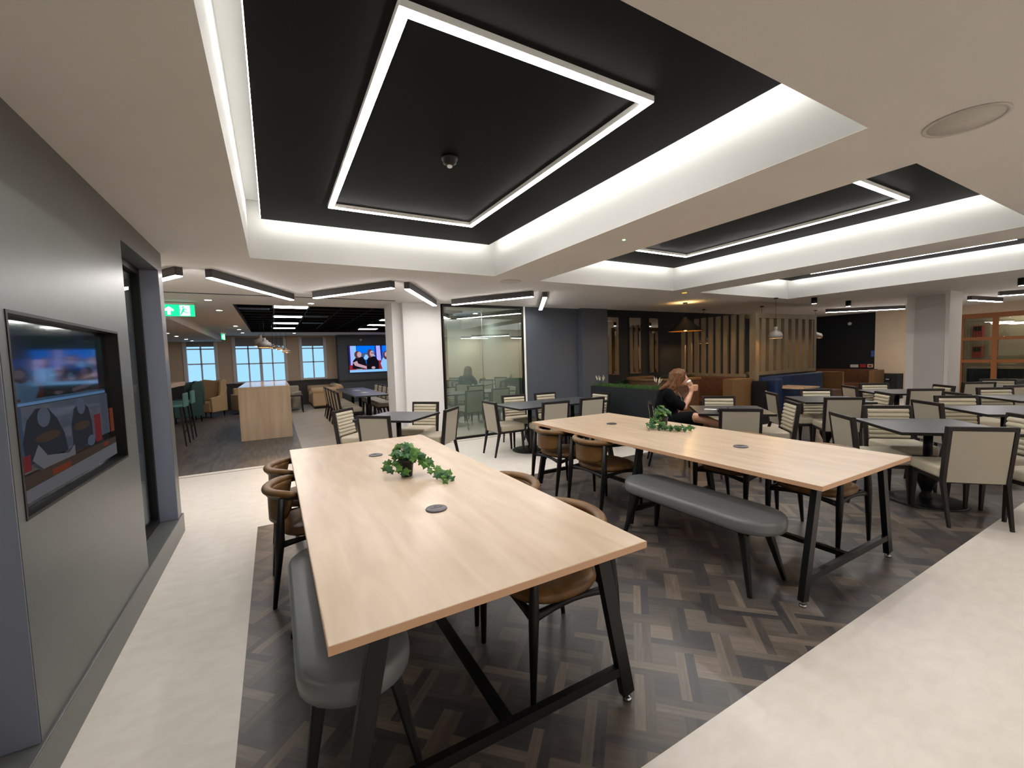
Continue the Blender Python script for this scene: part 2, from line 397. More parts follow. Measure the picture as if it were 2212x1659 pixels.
# ------------------------------------------------------------------ trays: floating black raft with light lines
def raft(x0, x1, y0, y1, led, label):
    t = thing('ceiling_raft', label, 'ceiling panel', ((x0+x1)/2, (y0+y1)/2, 2.82), 0, 'floating black ceiling rafts')
    cx, cy_ = (x0+x1)/2, (y0+y1)/2; X0, X1, Y0, Y1 = x0-cx, x1-cx, y0-cy_, y1-cy_
    MB().box(X0, X1, Y0, Y1, 0, .05).build('raft_panel', 'black_panel', t)
    e = .02; b = MB()
    e = .004
    for q in ((X0-e, X0-.0005, Y0, Y1), (X1+.0005, X1+e, Y0, Y1), (X0, X1, Y0-e, Y0-.0005), (X0, X1, Y1+.0005, Y1+e)): b.box(*q, .006, .03)
    b.build('edge_light', 'led_tray', t)
    for px in (X0+.5, X1-.5):
        for py in (Y0+.5, Y1-.5): MB().tube([(px, py, .05), (px, py, .2)], .006, 6).build('hanger', 'black_metal', t)
    l0, l1, m0, m1 = led[0]-cx, led[1]-cx, led[2]-cy_, led[3]-cy_; w_ = .045
    f = MB().box(l0, l1, m0, m0+w_, -.03, -.001).box(l0, l1, m1-w_, m1, -.03, -.001).box(l0, l0+w_, m0+w_, m1-w_, -.03, -.001).box(l1-w_, l1, m0+w_, m1-w_, -.03, -.001).build('light_frame', 'white_paint', t)
    g = .003
    MB().box(l0+g, l1-g, m0+g, m0+w_-g, -.033, -.0301).box(l0+g, l1-g, m1-w_+g, m1-g, -.033, -.0301).box(l0+g, l0+w_-g, m0+w_, m1-w_, -.033, -.0301).box(l1-w_+g, l1-g, m0+w_, m1-w_, -.033, -.0301).build('diffuser', 'led', f)
    return t
raft(-.02, 2.29, 1.06, 4.53, (.475, 1.79, 1.60, 3.90), 'nearest black ceiling raft with a full glowing rectangle of light')
raft(3.25, 5.60, 1.10, 4.64, (3.90, 5.02, 1.61, 3.96), 'middle black ceiling raft with its light line partly hidden by the ceiling edge')
raft(6.48, 8.93, 1.10, 4.62, (7.1, 8.3, 1.6, 3.96), 'furthest ceiling raft at right, only its glowing edge visible')
# smoke detector under the first raft
t = thing('smoke_detector', 'small black dome detector under the nearest ceiling raft', 'smoke detector', (1.09, 2.69, 2.82))
MB().lathe([(.055, 0), (.055, -.012), (.045, -.02), (.045, -.035), (.02, -.05)], 24).build('housing', 'black_metal', t)
MB().lathe([(.017, -.0505), (.017, -.06), (.008, -.066)], 16).build('lens', 'plastic_white', t)
for (x, y, lab) in ((2.75, .70, 'large round ceiling speaker at upper right of the nearest raft'), (2.78, 4.90, 'small round ceiling speaker between the two near ceiling trays')):
    t = thing('ceiling_speaker', lab, 'ceiling speaker', (x, y, ZC))
    MB().lathe([(.14, 0), (.14, -.006), (.125, -.006), (.125, -.0001)], 40).build('rim', 'speaker_grille', t)
    MB().lathe([(.0001, -.004), (.124, -.004), (.124, -.0005)], 40).box(-.02, .02, -.003, .003, -.0055, -.0042).build('grille', 'speaker_grille', t)
for x, y, m, lab in ((2.73, 2.79, 'green_led', 'tiny sensor with a green light between the first two ceiling trays'), (6.05, 2.82, 'plastic_white', 'tiny pale sensor between the second and third ceiling trays'), (6.02, 6.1, 'plastic_white', 'tiny pale sensor on the ceiling before the dark grey pilaster')):
    t = thing('ceiling_sensor', lab, 'sensor', (x, y, ZC))
    MB().lathe([(.012, 0), (.012, -.004), (.004, -.005)], 12).build('lens', m, t)

# linear lights in a zigzag
def linear(p0, p1, label, group='zigzag linear lights on the ceiling', h=.085):
    p0, p1 = Vector((*p0, 0)), Vector((*p1, 0)); c = (p0+p1)/2; L = (p1-p0).length/2; a = math.atan2(p1.y-p0.y, p1.x-p0.x)
    t = thing('linear_light', label, 'ceiling light', (c.x, c.y, ZC), a, group)
    MB().box(-L, L, -.035, .035, -h, -.001).build('housing', 'fixture_grey', t)
    MB().box(-L+.004, L-.004, -.031, .031, -h-.008, -h-.0002).build('diffuser', 'led_fix', t)
LN = [((-1.55, 6.6), (-.76, 5.32), 'leftmost linear light, cut by the grey partition wall'),
      ((-.52, 5.34), (.29, 6.84), 'linear light slanting above the tall wooden island'),
      ((.56, 6.57), (1.36, 5.38), 'linear light slanting up to the white column from the left'),
      ((1.54, 5.40), (2.44, 6.93), 'short looking linear light in front of the white column'),
      ((2.69, 6.75), (3.50, 5.50), 'linear light in front of the glass partition'),
      ((3.73, 5.52), (4.62, 7.0), 'linear light seen nearly end on beside the glass partition'),
      ((12.6, 5.65), (13.9, 4.5), 'long linear light left of the wide white column'),
      ((12.9, 3.12), (14.4, 2.98), 'short looking linear light just right of the wide column'),
      ((12.5, 2.62), (13.4, 1.2), 'linear light cut by the right edge of the picture')]
for a, b_, l in LN: linear(a, b_, l)
for k in range(6): linear((-.2+k*2.6, -1.2-(k % 2)*1.2), (1.0+k*2.6, -2.4+(k % 2)*1.2), 'added linear fill light behind the camera' if k == 0 else 'added linear fill light behind the camera, number %d from the partition' % (k+1))  # unseen lights added behind the camera as fill for the room
for k in range(5): linear((-.3+k*2.6, -3.3), (1.1+k*2.6, -3.5), 'added linear fill light along the wall behind the camera' if k == 0 else 'added linear fill light along the wall behind the camera, number %d from the partition' % (k+1))  # second unseen row, added to brighten the ceiling
linear((-2.9, 1.4), (-1.9, 2.6), 'linear light in the passage behind the grey partition'); linear((-2.6, 4.4), (-2.4, 5.6), 'linear light at the far end of the passage behind the partition')
# surface spots
for i, (x, y, lab) in enumerate(((9.43, 4.44, 'small black spotlight above the blue booth'), (10.93, 4.48, 'small black spotlight left of the wide column'), (10.27, 1.91, 'black spotlight at the right edge of the picture'))):
    t = thing('spotlight', lab, 'spotlight', (x, y, ZC), 0, 'black cylinder spotlights')
    MB().lathe([(.05, -.001), (.05, -.11), (.042, -.12), (.042, -.105)], 20).build('housing', 'black_metal', t)
    MB().lathe([(.0001, -.124), (.041, -.118), (.041, -.106)], 20).build('lens', 'down', t)
# recessed downlights of the lounge
DL = [(-.79, 7.81, ZC), (-.78, 9.22, ZC), (.61, 7.84, ZC), (-.77, 12.8, ZC), (-.76, 14.0, ZC), (-.76, 15.5, ZC), (.66, 15.6, ZC), (-2.13, 12.7, 2.30), (-2.14, 13.9, 2.30), (-2.15, 15.4, 2.30), (-2.15, 16.4, 2.30)]
for i, (x, y, z) in enumerate(DL):
    lab = ['nearest downlight by the exit sign', 'second downlight behind the exit sign', 'downlight above the lounge opening, right of the linear lights', 'first of three small far downlights left of the black ceiling', 'second of three small far downlights left of the black ceiling', 'third of three small far downlights left of the black ceiling', 'downlight at the far edge of the black ceiling', 'first downlight in the bulkhead at left', 'second downlight in the bulkhead at left', 'third downlight in the bulkhead at left', 'furthest downlight in the bulkhead at left'][i]
    t = thing('downlight', lab, 'ceiling light', (x, y, z), 0, 'recessed downlights of the lounge')
    MB().lathe([(.06, -.0005), (.06, -.005), (.045, -.006), (.045, -.0005)], 20).build('rim', 'white_paint', t)
    MB().lathe([(.0001, -.004), (.044, -.004), (.044, -.001)], 20).build('lens', 'down', t)
# flat light panels in the black ceiling
for i, (x, y) in enumerate(((.36, 9.05), (.36, 10.9), (.36, 12.65), (.36, 14.4), (2.78, 11.3), (2.78, 12.95), (2.8, 14.6))):
    t = thing('light_panel', ['nearest', 'second', 'third', 'furthest', 'right-hand nearest', 'right-hand middle', 'right-hand furthest'][i]+' glowing strip panel in the black lounge ceiling', 'ceiling light', (x, y, 2.58), 0, 'light panels in the black ceiling')
    MB().box(-.31, .31, -.19, .19, -.02, -.001).build('frame', 'black_metal', t)
    MB().box(-.28, .28, -.16, .16, -.026, -.0202).build('diffuser', 'led_panel', t)
for x, y, l in ((-.25, 9.6, 'round'), (.95, 10.9, 'slotted'), (1.0, 12.7, 'second slotted')):
    t = thing('ceiling_vent', 'dark %s vent in the black lounge ceiling' % l, 'vent', (x, y, 2.585))
    b = MB().box(-.25, .25, -.12, .12, -.012, -.005)
    for k in range(5): b.box(-.23, .23, -.1+k*.045, -.085+k*.045, -.016, -.012)
    b.build('grille', 'socket_grey', t)

# ------------------------------------------------------------------ screens
def picture(parent, name, O, U, V, shapes, nrm, mats):
    O, U, V, nrm = map(Vector, (O, U, V, nrm)); b = MB()
    for k, (mi, poly) in enumerate(shapes):
        n = len(poly); b.add([O+U*x+V*y+nrm*(.0006*(k+1)) for x, y in poly], [tuple(range(n))], mi)
    return b.build(name, mats, parent)
def ell(cx, cy_, rx, ry, n=16): return [(cx+rx*math.cos(2*math.pi*i/n), cy_+ry*math.sin(2*math.pi*i/n)) for i in range(n)]
def rc(x0, x1, y0, y1): return [(x0, y0), (x1, y0), (x1, y1), (x0, y1)]
tvc = [('tv_blue', (.0, .16, .85), 1.0), ('tv_navy', (.02, .03, .25), .8), ('tv_lilac', (.42, .40, .9), 1.0), ('tv_cyan', (.22, .48, .9), 1.1), ('tv_skin', (.55, .35, .42), .9), ('tv_black', (.006, .005, .010), 1), ('tv_red', (.30, .02, .03), .9), ('tv_hair', (.12, .04, .04), .9), ('tv_teal', (.02, .13, .15), .8), ('tv_grey', (.17, .21, .30), .8), ('tv_brown', (.10, .055, .035), .9), ('tv_pale', (.30, .30, .34), .8), ('tv_dark', (.02, .025, .045), 1), ('tv_orange', (.35, .06, .02), .8), ('tv_mid', (.05, .10, .22), 1)]
for n, c, s in tvc: emat(n, c, s*.34); emat('dim_'+n, tuple(v*.75+.03 for v in c), s*.115)
TVM = [n for n, c, s in tvc]; ix = {n: i for i, n in enumerate(TVM)}
def talk(x0, x1, y0, y1, flip=False):
    """three seated panel guests before a blue studio backdrop, in a sub-rectangle"""
    def T(p): return [((x1-(x1-x0)*x if flip else x0+(x1-x0)*x), y0+(y1-y0)*y) for x, y in p]
    S = []
    A = lambda m, p: S.append((ix[m], T(p)))
    A('tv_navy', rc(0, 1, 0, 1)); A('tv_cyan', rc(.03, .16, .25, 1)); A('tv_lilac', rc(.03, .07, .25, 1)); A('tv_blue', rc(.17, .58, .3, 1)); A('tv_mid', rc(.2, .58, .45, .72)); A('tv_cyan', [(.3, .45), (.58, .5), (.58, .62), (.36, .66)])
    A('tv_lilac', [(.62, .38), (.72, .38), (.70, 1), (.61, 1)]); A('tv_blue', rc(.75, 1, .3, 1)); A('tv_lilac', rc(.86, 1, .4, .72))
    A('tv_red', rc(0, 1, .06, .26)); A('tv_red', rc(.64, .74, .1, .42))
    # left guest
    A('tv_black', [(.06, .12), (.08, .42), (.16, .57), (.3, .57), (.36, .42), (.38, .1)]); A('tv_skin', [(.08, .36), (.17, .42), (.19, .32), (.38, .2), (.38, .1), (.22, .18), (.12, .24)])
    A('tv_hair', ell(.19, .66, .075, .14)); A('tv_skin', ell(.225, .66, .05, .11))
    # middle guest
    A('tv_black', [(.38, .06), (.38, .42), (.45, .6), (.58, .58), (.66, .38), (.66, .06)]); A('tv_hair', ell(.47, .7, .065, .17)); A('tv_skin', ell(.51, .69, .05, .12)); A('tv_skin', ell(.53, .14, .045, .05)); A('tv_dark', rc(.49, .57, .7, .725))
    # right guest
    A('tv_cyan', [(.74, .06), (.70, .3), (.76, .52), (.88, .52), (.98, .32), (.96, .06)]); A('tv_hair', ell(.83, .62, .065, .17)); A('tv_skin', ell(.845, .65, .042, .1))
    A('tv_cyan', rc(0, 1, -.02, .075)); A('tv_pale', rc(.15, .28, .075, .11)); A('tv_brown', rc(.86, .92, .04, .1))
    return S
t = thing('wall_screen', 'large wall television sunk into the grey partition at left, showing a broadcast and a painted reflection of the lounge television', 'television', (XL, 2.7625, 1.3425))
b = MB(); x0_, x1_ = -.099, .003
b.box(x0_, x1_, -.612, -.600, -.377, .377).box(x0_, x1_, .600, .612, -.377, .377).box(x0_, x1_, -.600, .600, .365, .377).box(x0_, x1_, -.600, .600, -.377, -.365)
b.build('casing', 'black_frame', t)
MB().box(-.098, -.068, -.595, .595, -.36, .36).build('screen', mat('screen_gloss', (.004, .005, .006), .10, spec=.35).name, t, bevel=.003)
S = [(ix['tv_dark'], rc(0, 1, 0, 1)), (ix['tv_teal'], rc(.25, 1, .80, .97)), (ix['tv_mid'], rc(0, .25, .78, 1)), (ix['tv_mid'], rc(.66, .76, .7, 1))]
S += talk(.0, .93, .55, .80, True)  # mirrored guests: reflection of the lounge television painted into the picture
S += [(ix['tv_cyan'], [(0, .535), (.93, .535), (.93, .555), (0, .55)]), (ix['tv_grey'], rc(.0, .95, .2, .53)), (ix['tv_mid'], rc(.0, .12, .2, .53)),
      (ix['tv_dark'], [(.12, .2), (.11, .33), (.15, .45), (.22, .51), (.31, .50), (.38, .42), (.43, .32), (.45, .2)]), (ix['tv_dark'], [(.50, .16), (.50, .36), (.54, .46), (.62, .5), (.69, .45), (.72, .34), (.72, .2)]),
      (ix['tv_grey'], ell(.27, .45, .05, .06)), (ix['tv_grey'], ell(.61, .47, .045, .06)), (ix['tv_brown'], ell(.29, .33, .1, .03)), (ix['tv_brown'], ell(.6, .33, .09, .03)),
      (ix['tv_red'], rc(.74, .82, .17, .38)), (ix['tv_orange'], rc(.95, 1, .2, .4)), (ix['tv_red'], rc(.09, .14, .17, .26)),
      (ix['tv_pale'], [(.2, .3), (.26, .22), (.44, .18), (.5, .22), (.5, .14), (.24, .13), (.15, .22)]), (ix['tv_grey'], ell(.68, .2, .045, .04)),
      (ix['tv_brown'], rc(.05, 1, .06, .15)), (ix['tv_pale'], [(0, 0), (1, 0), (1, .1), (.0, .07)]), (ix['tv_orange'], rc(.28, .44, .085, .125)), (ix['tv_orange'], rc(.82, .88, .11, .14))]
picture(t, 'picture', (-.0678, -.58, -.345), (0, 1.16, 0), (0, 0, .69), S, (1, 0, 0), ['dim_'+n for n in TVM])
MB().box(-.050, -.0485, -.598, .598, -.363, .363).build('cover_glass', 'glass_screen', t)
t = thing('wall_screen', 'television on the dark wall of the lounge showing three seated guests', 'television', (3.25, 16.6, 1.6))
MB().box(-.82, .82, -.07, -.0005, -.5, .5).build('casing', 'black_frame', t, bevel=.004)
picture(t, 'picture', (-.80, -.071, -.48), (1.6, 0, 0), (0, 0, .96), talk(0, 1, 0, 1), (0, -1, 0), TVM)
t = thing('wall_camera', 'small camera dome above the lounge television', 'camera', (2.9, 16.6, 2.3))
MB().ball((0, -.04, 0), .04).build('dome', 'plastic_white', t)

# two downlights added to brighten the room behind the glass partition
for x, y, l_ in ((3.15, 8.7, 'left'), (4.0, 8.7, 'right')):
    q = thing('downlight', 'added fill downlight inside the room behind the glass partition, %s of two' % l_, 'ceiling light', (x, y, ZC)); MB().lathe([(.05, -.0005), (.05, -.006), (.0001, -.006)], 20).build('lens', 'led_panel', q)
    l = D.lights.new('lamp_light', 'SPOT'); l.energy = 38; l.spot_size = R(160); l.spot_blend = 1; l.shadow_soft_size = .1; lo = D.objects.new('lamp_light', l); C.objects.link(lo); lo.parent = q; lo.location = (0, 0, -.02)
q = thing('downlight', 'small warm ceiling light above the black cone pendant', 'ceiling light', (6.11, 4.85, ZC)); MB().lathe([(.04, -.0005), (.04, -.006), (.0001, -.006)], 20).build('lens', 'amber', q)
# exit sign
def exit_sign(loc, w_, h, label, rz=0):
    t = thing('exit_sign', label, 'sign', loc, rz)
    MB().box(-w_/2, w_/2, -.03, .03, h, h+.03).tube([(-w_*.3, 0, h+.03), (-w_*.3, 0, 2.489-loc[2])], .006, 6).tube([(w_*.3, 0, h+.03), (w_*.3, 0, 2.489-loc[2])], .006, 6).build('bracket', 'plastic_white', t)
    MB().box(-w_/2, w_/2, -.006, .006, 0, h).build('plate', 'exit_green', t)
    a = w_; S = [(0, [(.20, .12), (.29, .12), (.29, .5), (.38, .42), (.38, .58), (.245, .85), (.11, .58), (.11, .42), (.20, .5)]),
         (0, rc(.56, .86, .06, .94)), (1, ell(.66, .80, .035, .07)), (1, [(.60, .68), (.72, .70), (.78, .58), (.75, .55), (.70, .62), (.69, .44), (.80, .32), (.90, .34), (.90, .28), (.78, .26), (.66, .38), (.60, .12), (.56, .14), (.61, .42), (.64, .62), (.60, .62), (.57, .5), (.54, .52)])]
    picture(t, 'pictogram', (-w_/2, -.0062, 0), (w_, 0, 0), (0, 0, h), S, (0, -1, 0), ['exit_white', 'exit_green'])
exit_sign((-1.22, 8.2, 2.275), .42, .175, 'green emergency exit sign with white arrow and running figure')
t = exit_sign((-1.1, 13.5, 2.18), .3, .15, 'small far exit sign seen edge on in the lounge', R(80))

# ------------------------------------------------------------------ furniture builders
def leg(p0, p1, r0, r1, n=10): return MB().tube([p0, p1], [r0, r1], n)
def make_dining():
    t = thing('dining_chair', '', 'chair', (0, 0, 0), 0)
    MB().box(-.215, .215, -.17, .24, .375, .475).build('seat', 'taupe_fabric', t, bevel=.028, seg=4)
    # ribbed cushion: profile in y,z extruded along x
    def by(z): return -.205-.055*(z-.45)/.4
    prof = []
    nr, z0, z1 = 7, .47, .795
    for k in range(nr):
        for j in range(5):
            f = j/5; z = z0+(z1-z0)*(k+f)/nr; prof.append((by(z)+.012+.015*math.sin(math.pi*f)**.7 if f else by(z)+.012, z))
    prof += [(by(z1)+.012, z1), (by(z1)-.004, z1), (by(z0)-.004, z0)]
    n = len(prof); vs = [(-.19, y, z) for y, z in prof]+[(.19, y, z) for y, z in prof]
    b = MB().add(vs, [tuple(range(n)), tuple(range(n, 2*n))[::-1]]+[(i, n+i, n+(i+1) % n, (i+1) % n) for i in range(n)], 0)
    b.build('backrest', 'taupe_fabric', t)
    MB().add([(-.192, by(.36)-.010, .36), (.192, by(.36)-.010, .36), (.192, by(.795)-.010, .795), (-.192, by(.795)-.010, .795), (-.192, by(.36)-.024, .36), (.192, by(.36)-.024, .36), (.192, by(.795)-.024, .795), (-.192, by(.795)-.024, .795)],
             [(0, 1, 2, 3), (7, 6, 5, 4), (0, 4, 5, 1), (1, 5, 6, 2), (2, 6, 7, 3), (3, 7, 4, 0)]).build('back_panel', 'taupe_back', t)
    b = MB()
    for s in (-1, 1): b.bar((s*.207, by(.40)-.005, .36), (s*.212, by(.82)-.005, .828), .028, .045, side=(1, 0, 0))
    b.bar((-.226, by(.815)-.005, .813), (.226, by(.815)-.005, .813), .036, .04, side=(0, 0, 1))
    b.build('back_frame', 'brown_black_wood', t, bevel=.004)
    MB().box(-.20, .20, .205, .225, .345, .375).box(-.20, -.18, -.17, .205, .345, .375).box(.18, .20, -.17, .205, .345, .375).box(-.18, .18, -.19, -.17, .345, .375).build('apron', 'brown_black_wood', t)
    for s in (-1, 1):
        MB().bar((s*.19, .20, .372), (s*.195, .215, 0), .038, .038, .022, .022, side=(1, 0, 0)).build('leg', 'brown_black_wood', t, bevel=.003)
        MB().bar((s*.207, by(.40)-.005, .37), (s*.20, -.285, 0), .030, .042, .020, .024, side=(1, 0, 0)).build('leg', 'brown_black_wood', t, bevel=.003)
    return t
def make_tub():
    t = thing('curved_armchair', '', 'chair', (0, 0, 0), 0)
    # seat: squircle cushion
    def sq(r, z, n=28, k=2.6):
        return [(r*1.02*math.copysign(abs(math.cos(a))**(2/k), math.cos(a)), .015+r*.98*math.copysign(abs(math.sin(a))**(2/k), math.sin(a)), z) for a in [2*math.pi*i/n for i in range(n)]]
    rings = [(.20, .405), (.235, .415), (.245, .435), (.24, .455), (.20, .468), (.12, .474), (.02, .476)]
    vs = sum([sq(r, z) for r, z in rings], []); n = 28; fs = [(i*n+j, i*n+(j+1) % n, (i+1)*n+(j+1) % n, (i+1)*n+j) for i in range(len(rings)-1) for j in range(n)]+[tuple(range(n))[::-1], tuple(range((len(rings)-1)*n, len(rings)*n))]
    MB().add(vs, fs, 0, True).build('seat', 'tan_leather', t)
    # apron under the seat, arched
    b = MB()
    for s in (-1, 1):
        pts = [(s*.232, -.22+.44*i/8, .385+.02*math.sin(math.pi*i/8)) for i in range(9)]
        b.tube(pts, [.022, .019, .016, .014, .013, .014, .016, .019, .022], 8)
    for yy, s in ((.215, 1), (-.215, 1)):
        pts = [(-.235+.47*i/8, yy, .385+.02*math.sin(math.pi*i/8)) for i in range(9)]
        b.tube(pts, [.022, .019, .016, .014, .013, .014, .016, .019, .022], 8)
    b.build('apron', 'black_frame', t)
    for s in (-1, 1):
        MB().tube([(s*.245, .235, 0), (s*.248, .222, .40), (s*.25, .215, .63)], [.012, .024, .016], 10).build('leg', 'black_frame', t)
        MB().tube([(s*.235, -.275, 0), (s*.245, -.225, .40), (s*.238, -.205, .675)], [.012, .026, .019], 10).build('leg', 'black_frame', t)
    # arm rail
    def arc(r, a0, a1, z, n=15, cyy=-.02): return [(r*math.cos(R(a0+(a1-a0)*i/(n-1))), cyy+r*math.sin(R(a0+(a1-a0)*i/(n-1)))*1.0, z) for i in range(n)]
    pts = [(.252, .26, .635), (.254, .12, .65)] + arc(.262, 0, -180, .67, 19) + [(-.254, .12, .65), (-.252, .26, .635)]
    MB().tube(pts, [.013, .014]+[.017]*19+[.014, .013], 8).build('arm_rail', 'black_frame', t)
    pp = arc(.265, -22, -158, .69, 17)
    MB().tube(pp, [.014, .024, .028]+[.03]*11+[.028, .024, .014], 12, flat=.85).build('top_cushion', 'tan_leather', t)
    # shield backrest
    vs = []; fs = []; nu, nv = 17, 8
    for layer, off in ((0, 0), (1, .026)):
        for j in range(nv):
            v = j/(nv-1); z = .495+.185*v; half = 30+32*math.sqrt(max(0, v*(1.6-.6*v)))
            for i in range(nu):
                a = R(-90-half+2*half*i/(nu-1)); bul = .012*math.sin(math.pi*i/(nu-1))*math.sin(math.pi*min(1, v+.1))
                r = .262-.03*(1-v)*0-off-(bul if layer else 0); vs.append((r*math.cos(a), -.02+r*math.sin(a), z))
    N_ = nu*nv
    for j in range(nv-1):
        for i in range(nu-1):
            a = j*nu+i; fs.append((a, a+1, a+nu+1, a+nu)); fs.append((N_+a, N_+a+nu, N_+a+nu+1, N_+a+1))
    for i in range(nu-1): fs.append((i, N_+i, N_+i+1, i+1)); a = (nv-1)*nu+i; fs.append((a, a+1, N_+a+1, N_+a))
    for j in range(nv-1): a = j*nu; fs.append((a, a+nu, N_+a+nu, N_+a)); a = j*nu+nu-1; fs.append((a, N_+a, N_+a+nu, a+nu))
    MB().add(vs, fs, 0, True).build('backrest', 'tan_leather', t)
    return t
def make_bench():
    t = thing('bench', '', 'bench', (0, 0, 0), 0)
    L, Rr = .62, .195; ring = []
    for k in range(13): a = R(-0+180*k/12); ring.append((Rr*math.cos(a), L-Rr+Rr*math.sin(a)))
    for k in range(13): a = R(180+180*k/12); ring.append((Rr*math.cos(a), -L+Rr+Rr*math.sin(a)))
    n = len(ring); vs = []; prof = [(.92, .375), (.99, .385), (1.0, .41), (1.0, .44), (.97, .458), (.90, .466), (.6, .468)]
    for s, z in prof: vs += [(x*s, y*(1-(1-s)*.3), z) for x, y in ring]
    fs = [(i*n+j, i*n+(j+1) % n, (i+1)*n+(j+1) % n, (i+1)*n+j) for i in range(len(prof)-1) for j in range(n)]+[tuple(range(n))[::-1], tuple(range((len(prof)-1)*n, len(prof)*n))]
    MB().add(vs, fs, 0, True).build('seat', 'grey_vinyl', t)
    MB().box(-.13, .13, -.48, .48, .35, .376).build('underframe', 'black_frame', t)
    for sx in (-1, 1):
        for s_ in (-1, 1):
            MB().bar((sx*.12, s_*.44, .374), (sx*.19, s_*.53, 0), .05, .05, .026, .026, side=(1, 0, 0)).build('leg', 'black_frame', t, bevel=.008)
    return t
def make_long(x0, x1, y0, y1, label):
    cx, cy_ = (x0+x1)/2, (y0+y1)/2; t = thing('long_table', label, 'table', (cx, cy_, 0), 0); H = .74
    W, L = (x1-x0)/2, (y1-y0)/2
    tt = MB().box(-W, W, -L, L, H-.028, H).build('tabletop', 'oak_top', t, bevel=.002)
    MB().box(-W-.0012, W+.0012, -L-.0012, L+.0012, H-.0275, H-.0015).build('edge_band', 'oak_edge', tt)
    for yy in (-L+.10, -.02, L-.10):
        f = MB()
        f.box(-W+.10, W-.10, yy-.02, yy+.02, H-.062, H-.029).build('top_rail', 'black_metal', t)
        for s in (-1, 1):
            lg = MB().bar((s*(W-.16), yy, H-.03), (s*(W-.02), yy, .035), .06, .035, .06, .035, side=(1, 0, 0)).build('leg', 'black_metal', t, bevel=.002)
            MB().tube([(s*(W-.02), yy, .036), (s*(W-.018), yy, .012)], .007, 8).lathe([(.016, 0), (.02, .004), (.02, .014), (.008, .018)], 14, (s*(W-.018), yy, 0)).build('foot', 'steel', lg)
        MB().bar((-W+.05, yy, .155), (W-.05, yy, .155), .04, .03, side=(0, 0, 1)).build('cross_rail', 'black_metal', t)
    MB().bar((0, -L+.10, .155), (0, L-.10, .155), .03, .04, side=(0, 0, 1)).build('stretcher', 'black_metal', t)
    for s in (-1, 1): MB().box(s*(W-.2)-.02, s*(W-.2)+.02, -L+.1, L-.1, H-.062, H-.0285).build('side_rail', 'black_metal', t)
    for yy in (-.66, .80):
        so = MB().lathe([(.052, 0), (.055, .002), (.053, .006), (.048, .008)], 32, (.0, yy, H)).build('power_socket', 'socket_grey', t)
        MB().box(-.03, .03, yy-.004, yy+.004, H+.0081, H+.0087).box(-.008, .008, yy+.012, yy+.022, H+.0081, H+.0087).build('slot', 'dark_hole', so)
    return t
def make_square():
    t = thing('cafe_table', '', 'table', (0, 0, 0), 0); H = .735; a = .425
    tt = MB().box(-a, a, -a, a, H-.022, H).build('tabletop', 'slate_top', t, bevel=.002); MB().box(-a-.001, a+.001, -a-.001, a+.001, H-.028, H-.002).build('edge_band', 'black_frame', tt)
    MB().box(-.16, .16, -.16, .16, H-.045, H-.0285).lathe([(.035, .0), (.035, H-.35)], 16, (0, 0, .31)).lathe([(.05, .02), (.055, .05), (.035, .09), (.045, .12), (.085, .22), (.09, .27), (.06, .33), (.04, .36), (.055, .38), (.035, .40)], 20).build('pedestal', 'black_metal', t)
    MB().lathe([(.29, 0), (.295, .006), (.28, .016), (.12, .03), (.05, .04)], 36).build('base', 'black_metal', t)
    return t

dining0, tub0, bench0, square0 = make_dining(), make_tub(), make_bench(), make_square()
first = {}
def place(proto, x, y, rz, label, group):
    if proto.name not in first:
        first[proto.name] = 1; proto.location = (x, y, 0); proto.rotation_euler = (0, 0, rz); proto['label'] = label; proto['group'] = group; return proto
    return dup(proto, (x, y, 0), rz, label, group)

# long tables, benches, curved chairs
make_long(.085, 1.275, 1.20, 4.19, 'nearest long light wood table with black angled legs')
make_long(2.58, 3.75, 1.16, 4.15, 'second long light wood table, further right')
place(bench0, .20, 2.02, 0, 'grey padded bench under the left side of the nearest table', 'grey padded benches')
place(bench0, 2.62, 2.0, 0, 'grey padded bench pulled out beside the second long table', 'grey padded benches')
TG_ = 'curved brown leather armchairs'
for x, y, rz, l in ((.20, 3.16, -90, 'brown curved armchair just beyond the grey bench, left of the nearest table'), (.20, 3.78, -90, 'furthest left brown curved armchair, behind the other at the nearest table'),
                    (1.12, 1.72, 90, 'brown curved armchair nearest the camera, its seat under the nearest table'), (1.15, 2.36, 90, 'brown curved armchair on the far side of the nearest table, back against the second bench'),
                    (2.76, 3.12, -90, 'brown curved armchair beside the end of the second bench'), (2.76, 3.80, -90, 'brown curved armchair at the far left corner of the second table'),
                    (3.65, 1.68, 90, 'brown curved armchair under the right end of the second table'), (3.65, 2.36, 90, 'brown curved armchair behind the second table, only its rail showing')):
    place(tub0, x, y, R(rz), l, TG_)
# square tables and dining chairs
SQ = {'A': (1.47, 5.86, 45, 'slate square table in front of the white column'), 'C': (5.11, 3.38, 45, 'slate square table where the woman sits'),
      'D': (7.12, 3.16, 45, 'slate square table in front of the blue booth'), 'F': (5.38, 1.54, 45, 'slate square table nearest the right end of the second long table'),
      'G': (7.20, 1.42, 45, 'slate square table behind the nearest one at right'), 'E': (9.0, 2.98, 45, 'pale reflecting slate table left of the wide column'),
      'H': (8.95, 1.52, 45, 'slate square table third back at the right edge'), 'I': (11.0, 1.95, 45, 'slate square table before the orange timber glazing'),
      'B': (3.53, 5.74, 0, 'left one of two joined slate tables by the glass partition'), 'J': (4.385, 5.74, 0, 'right one of two joined slate tables by the dark wall')}
for k, (x, y, rz, l) in SQ.items(): place(square0, x, y, R(rz), l, 'slate topped cafe tables')
DG = 'taupe ribbed dining chairs with dark frames'
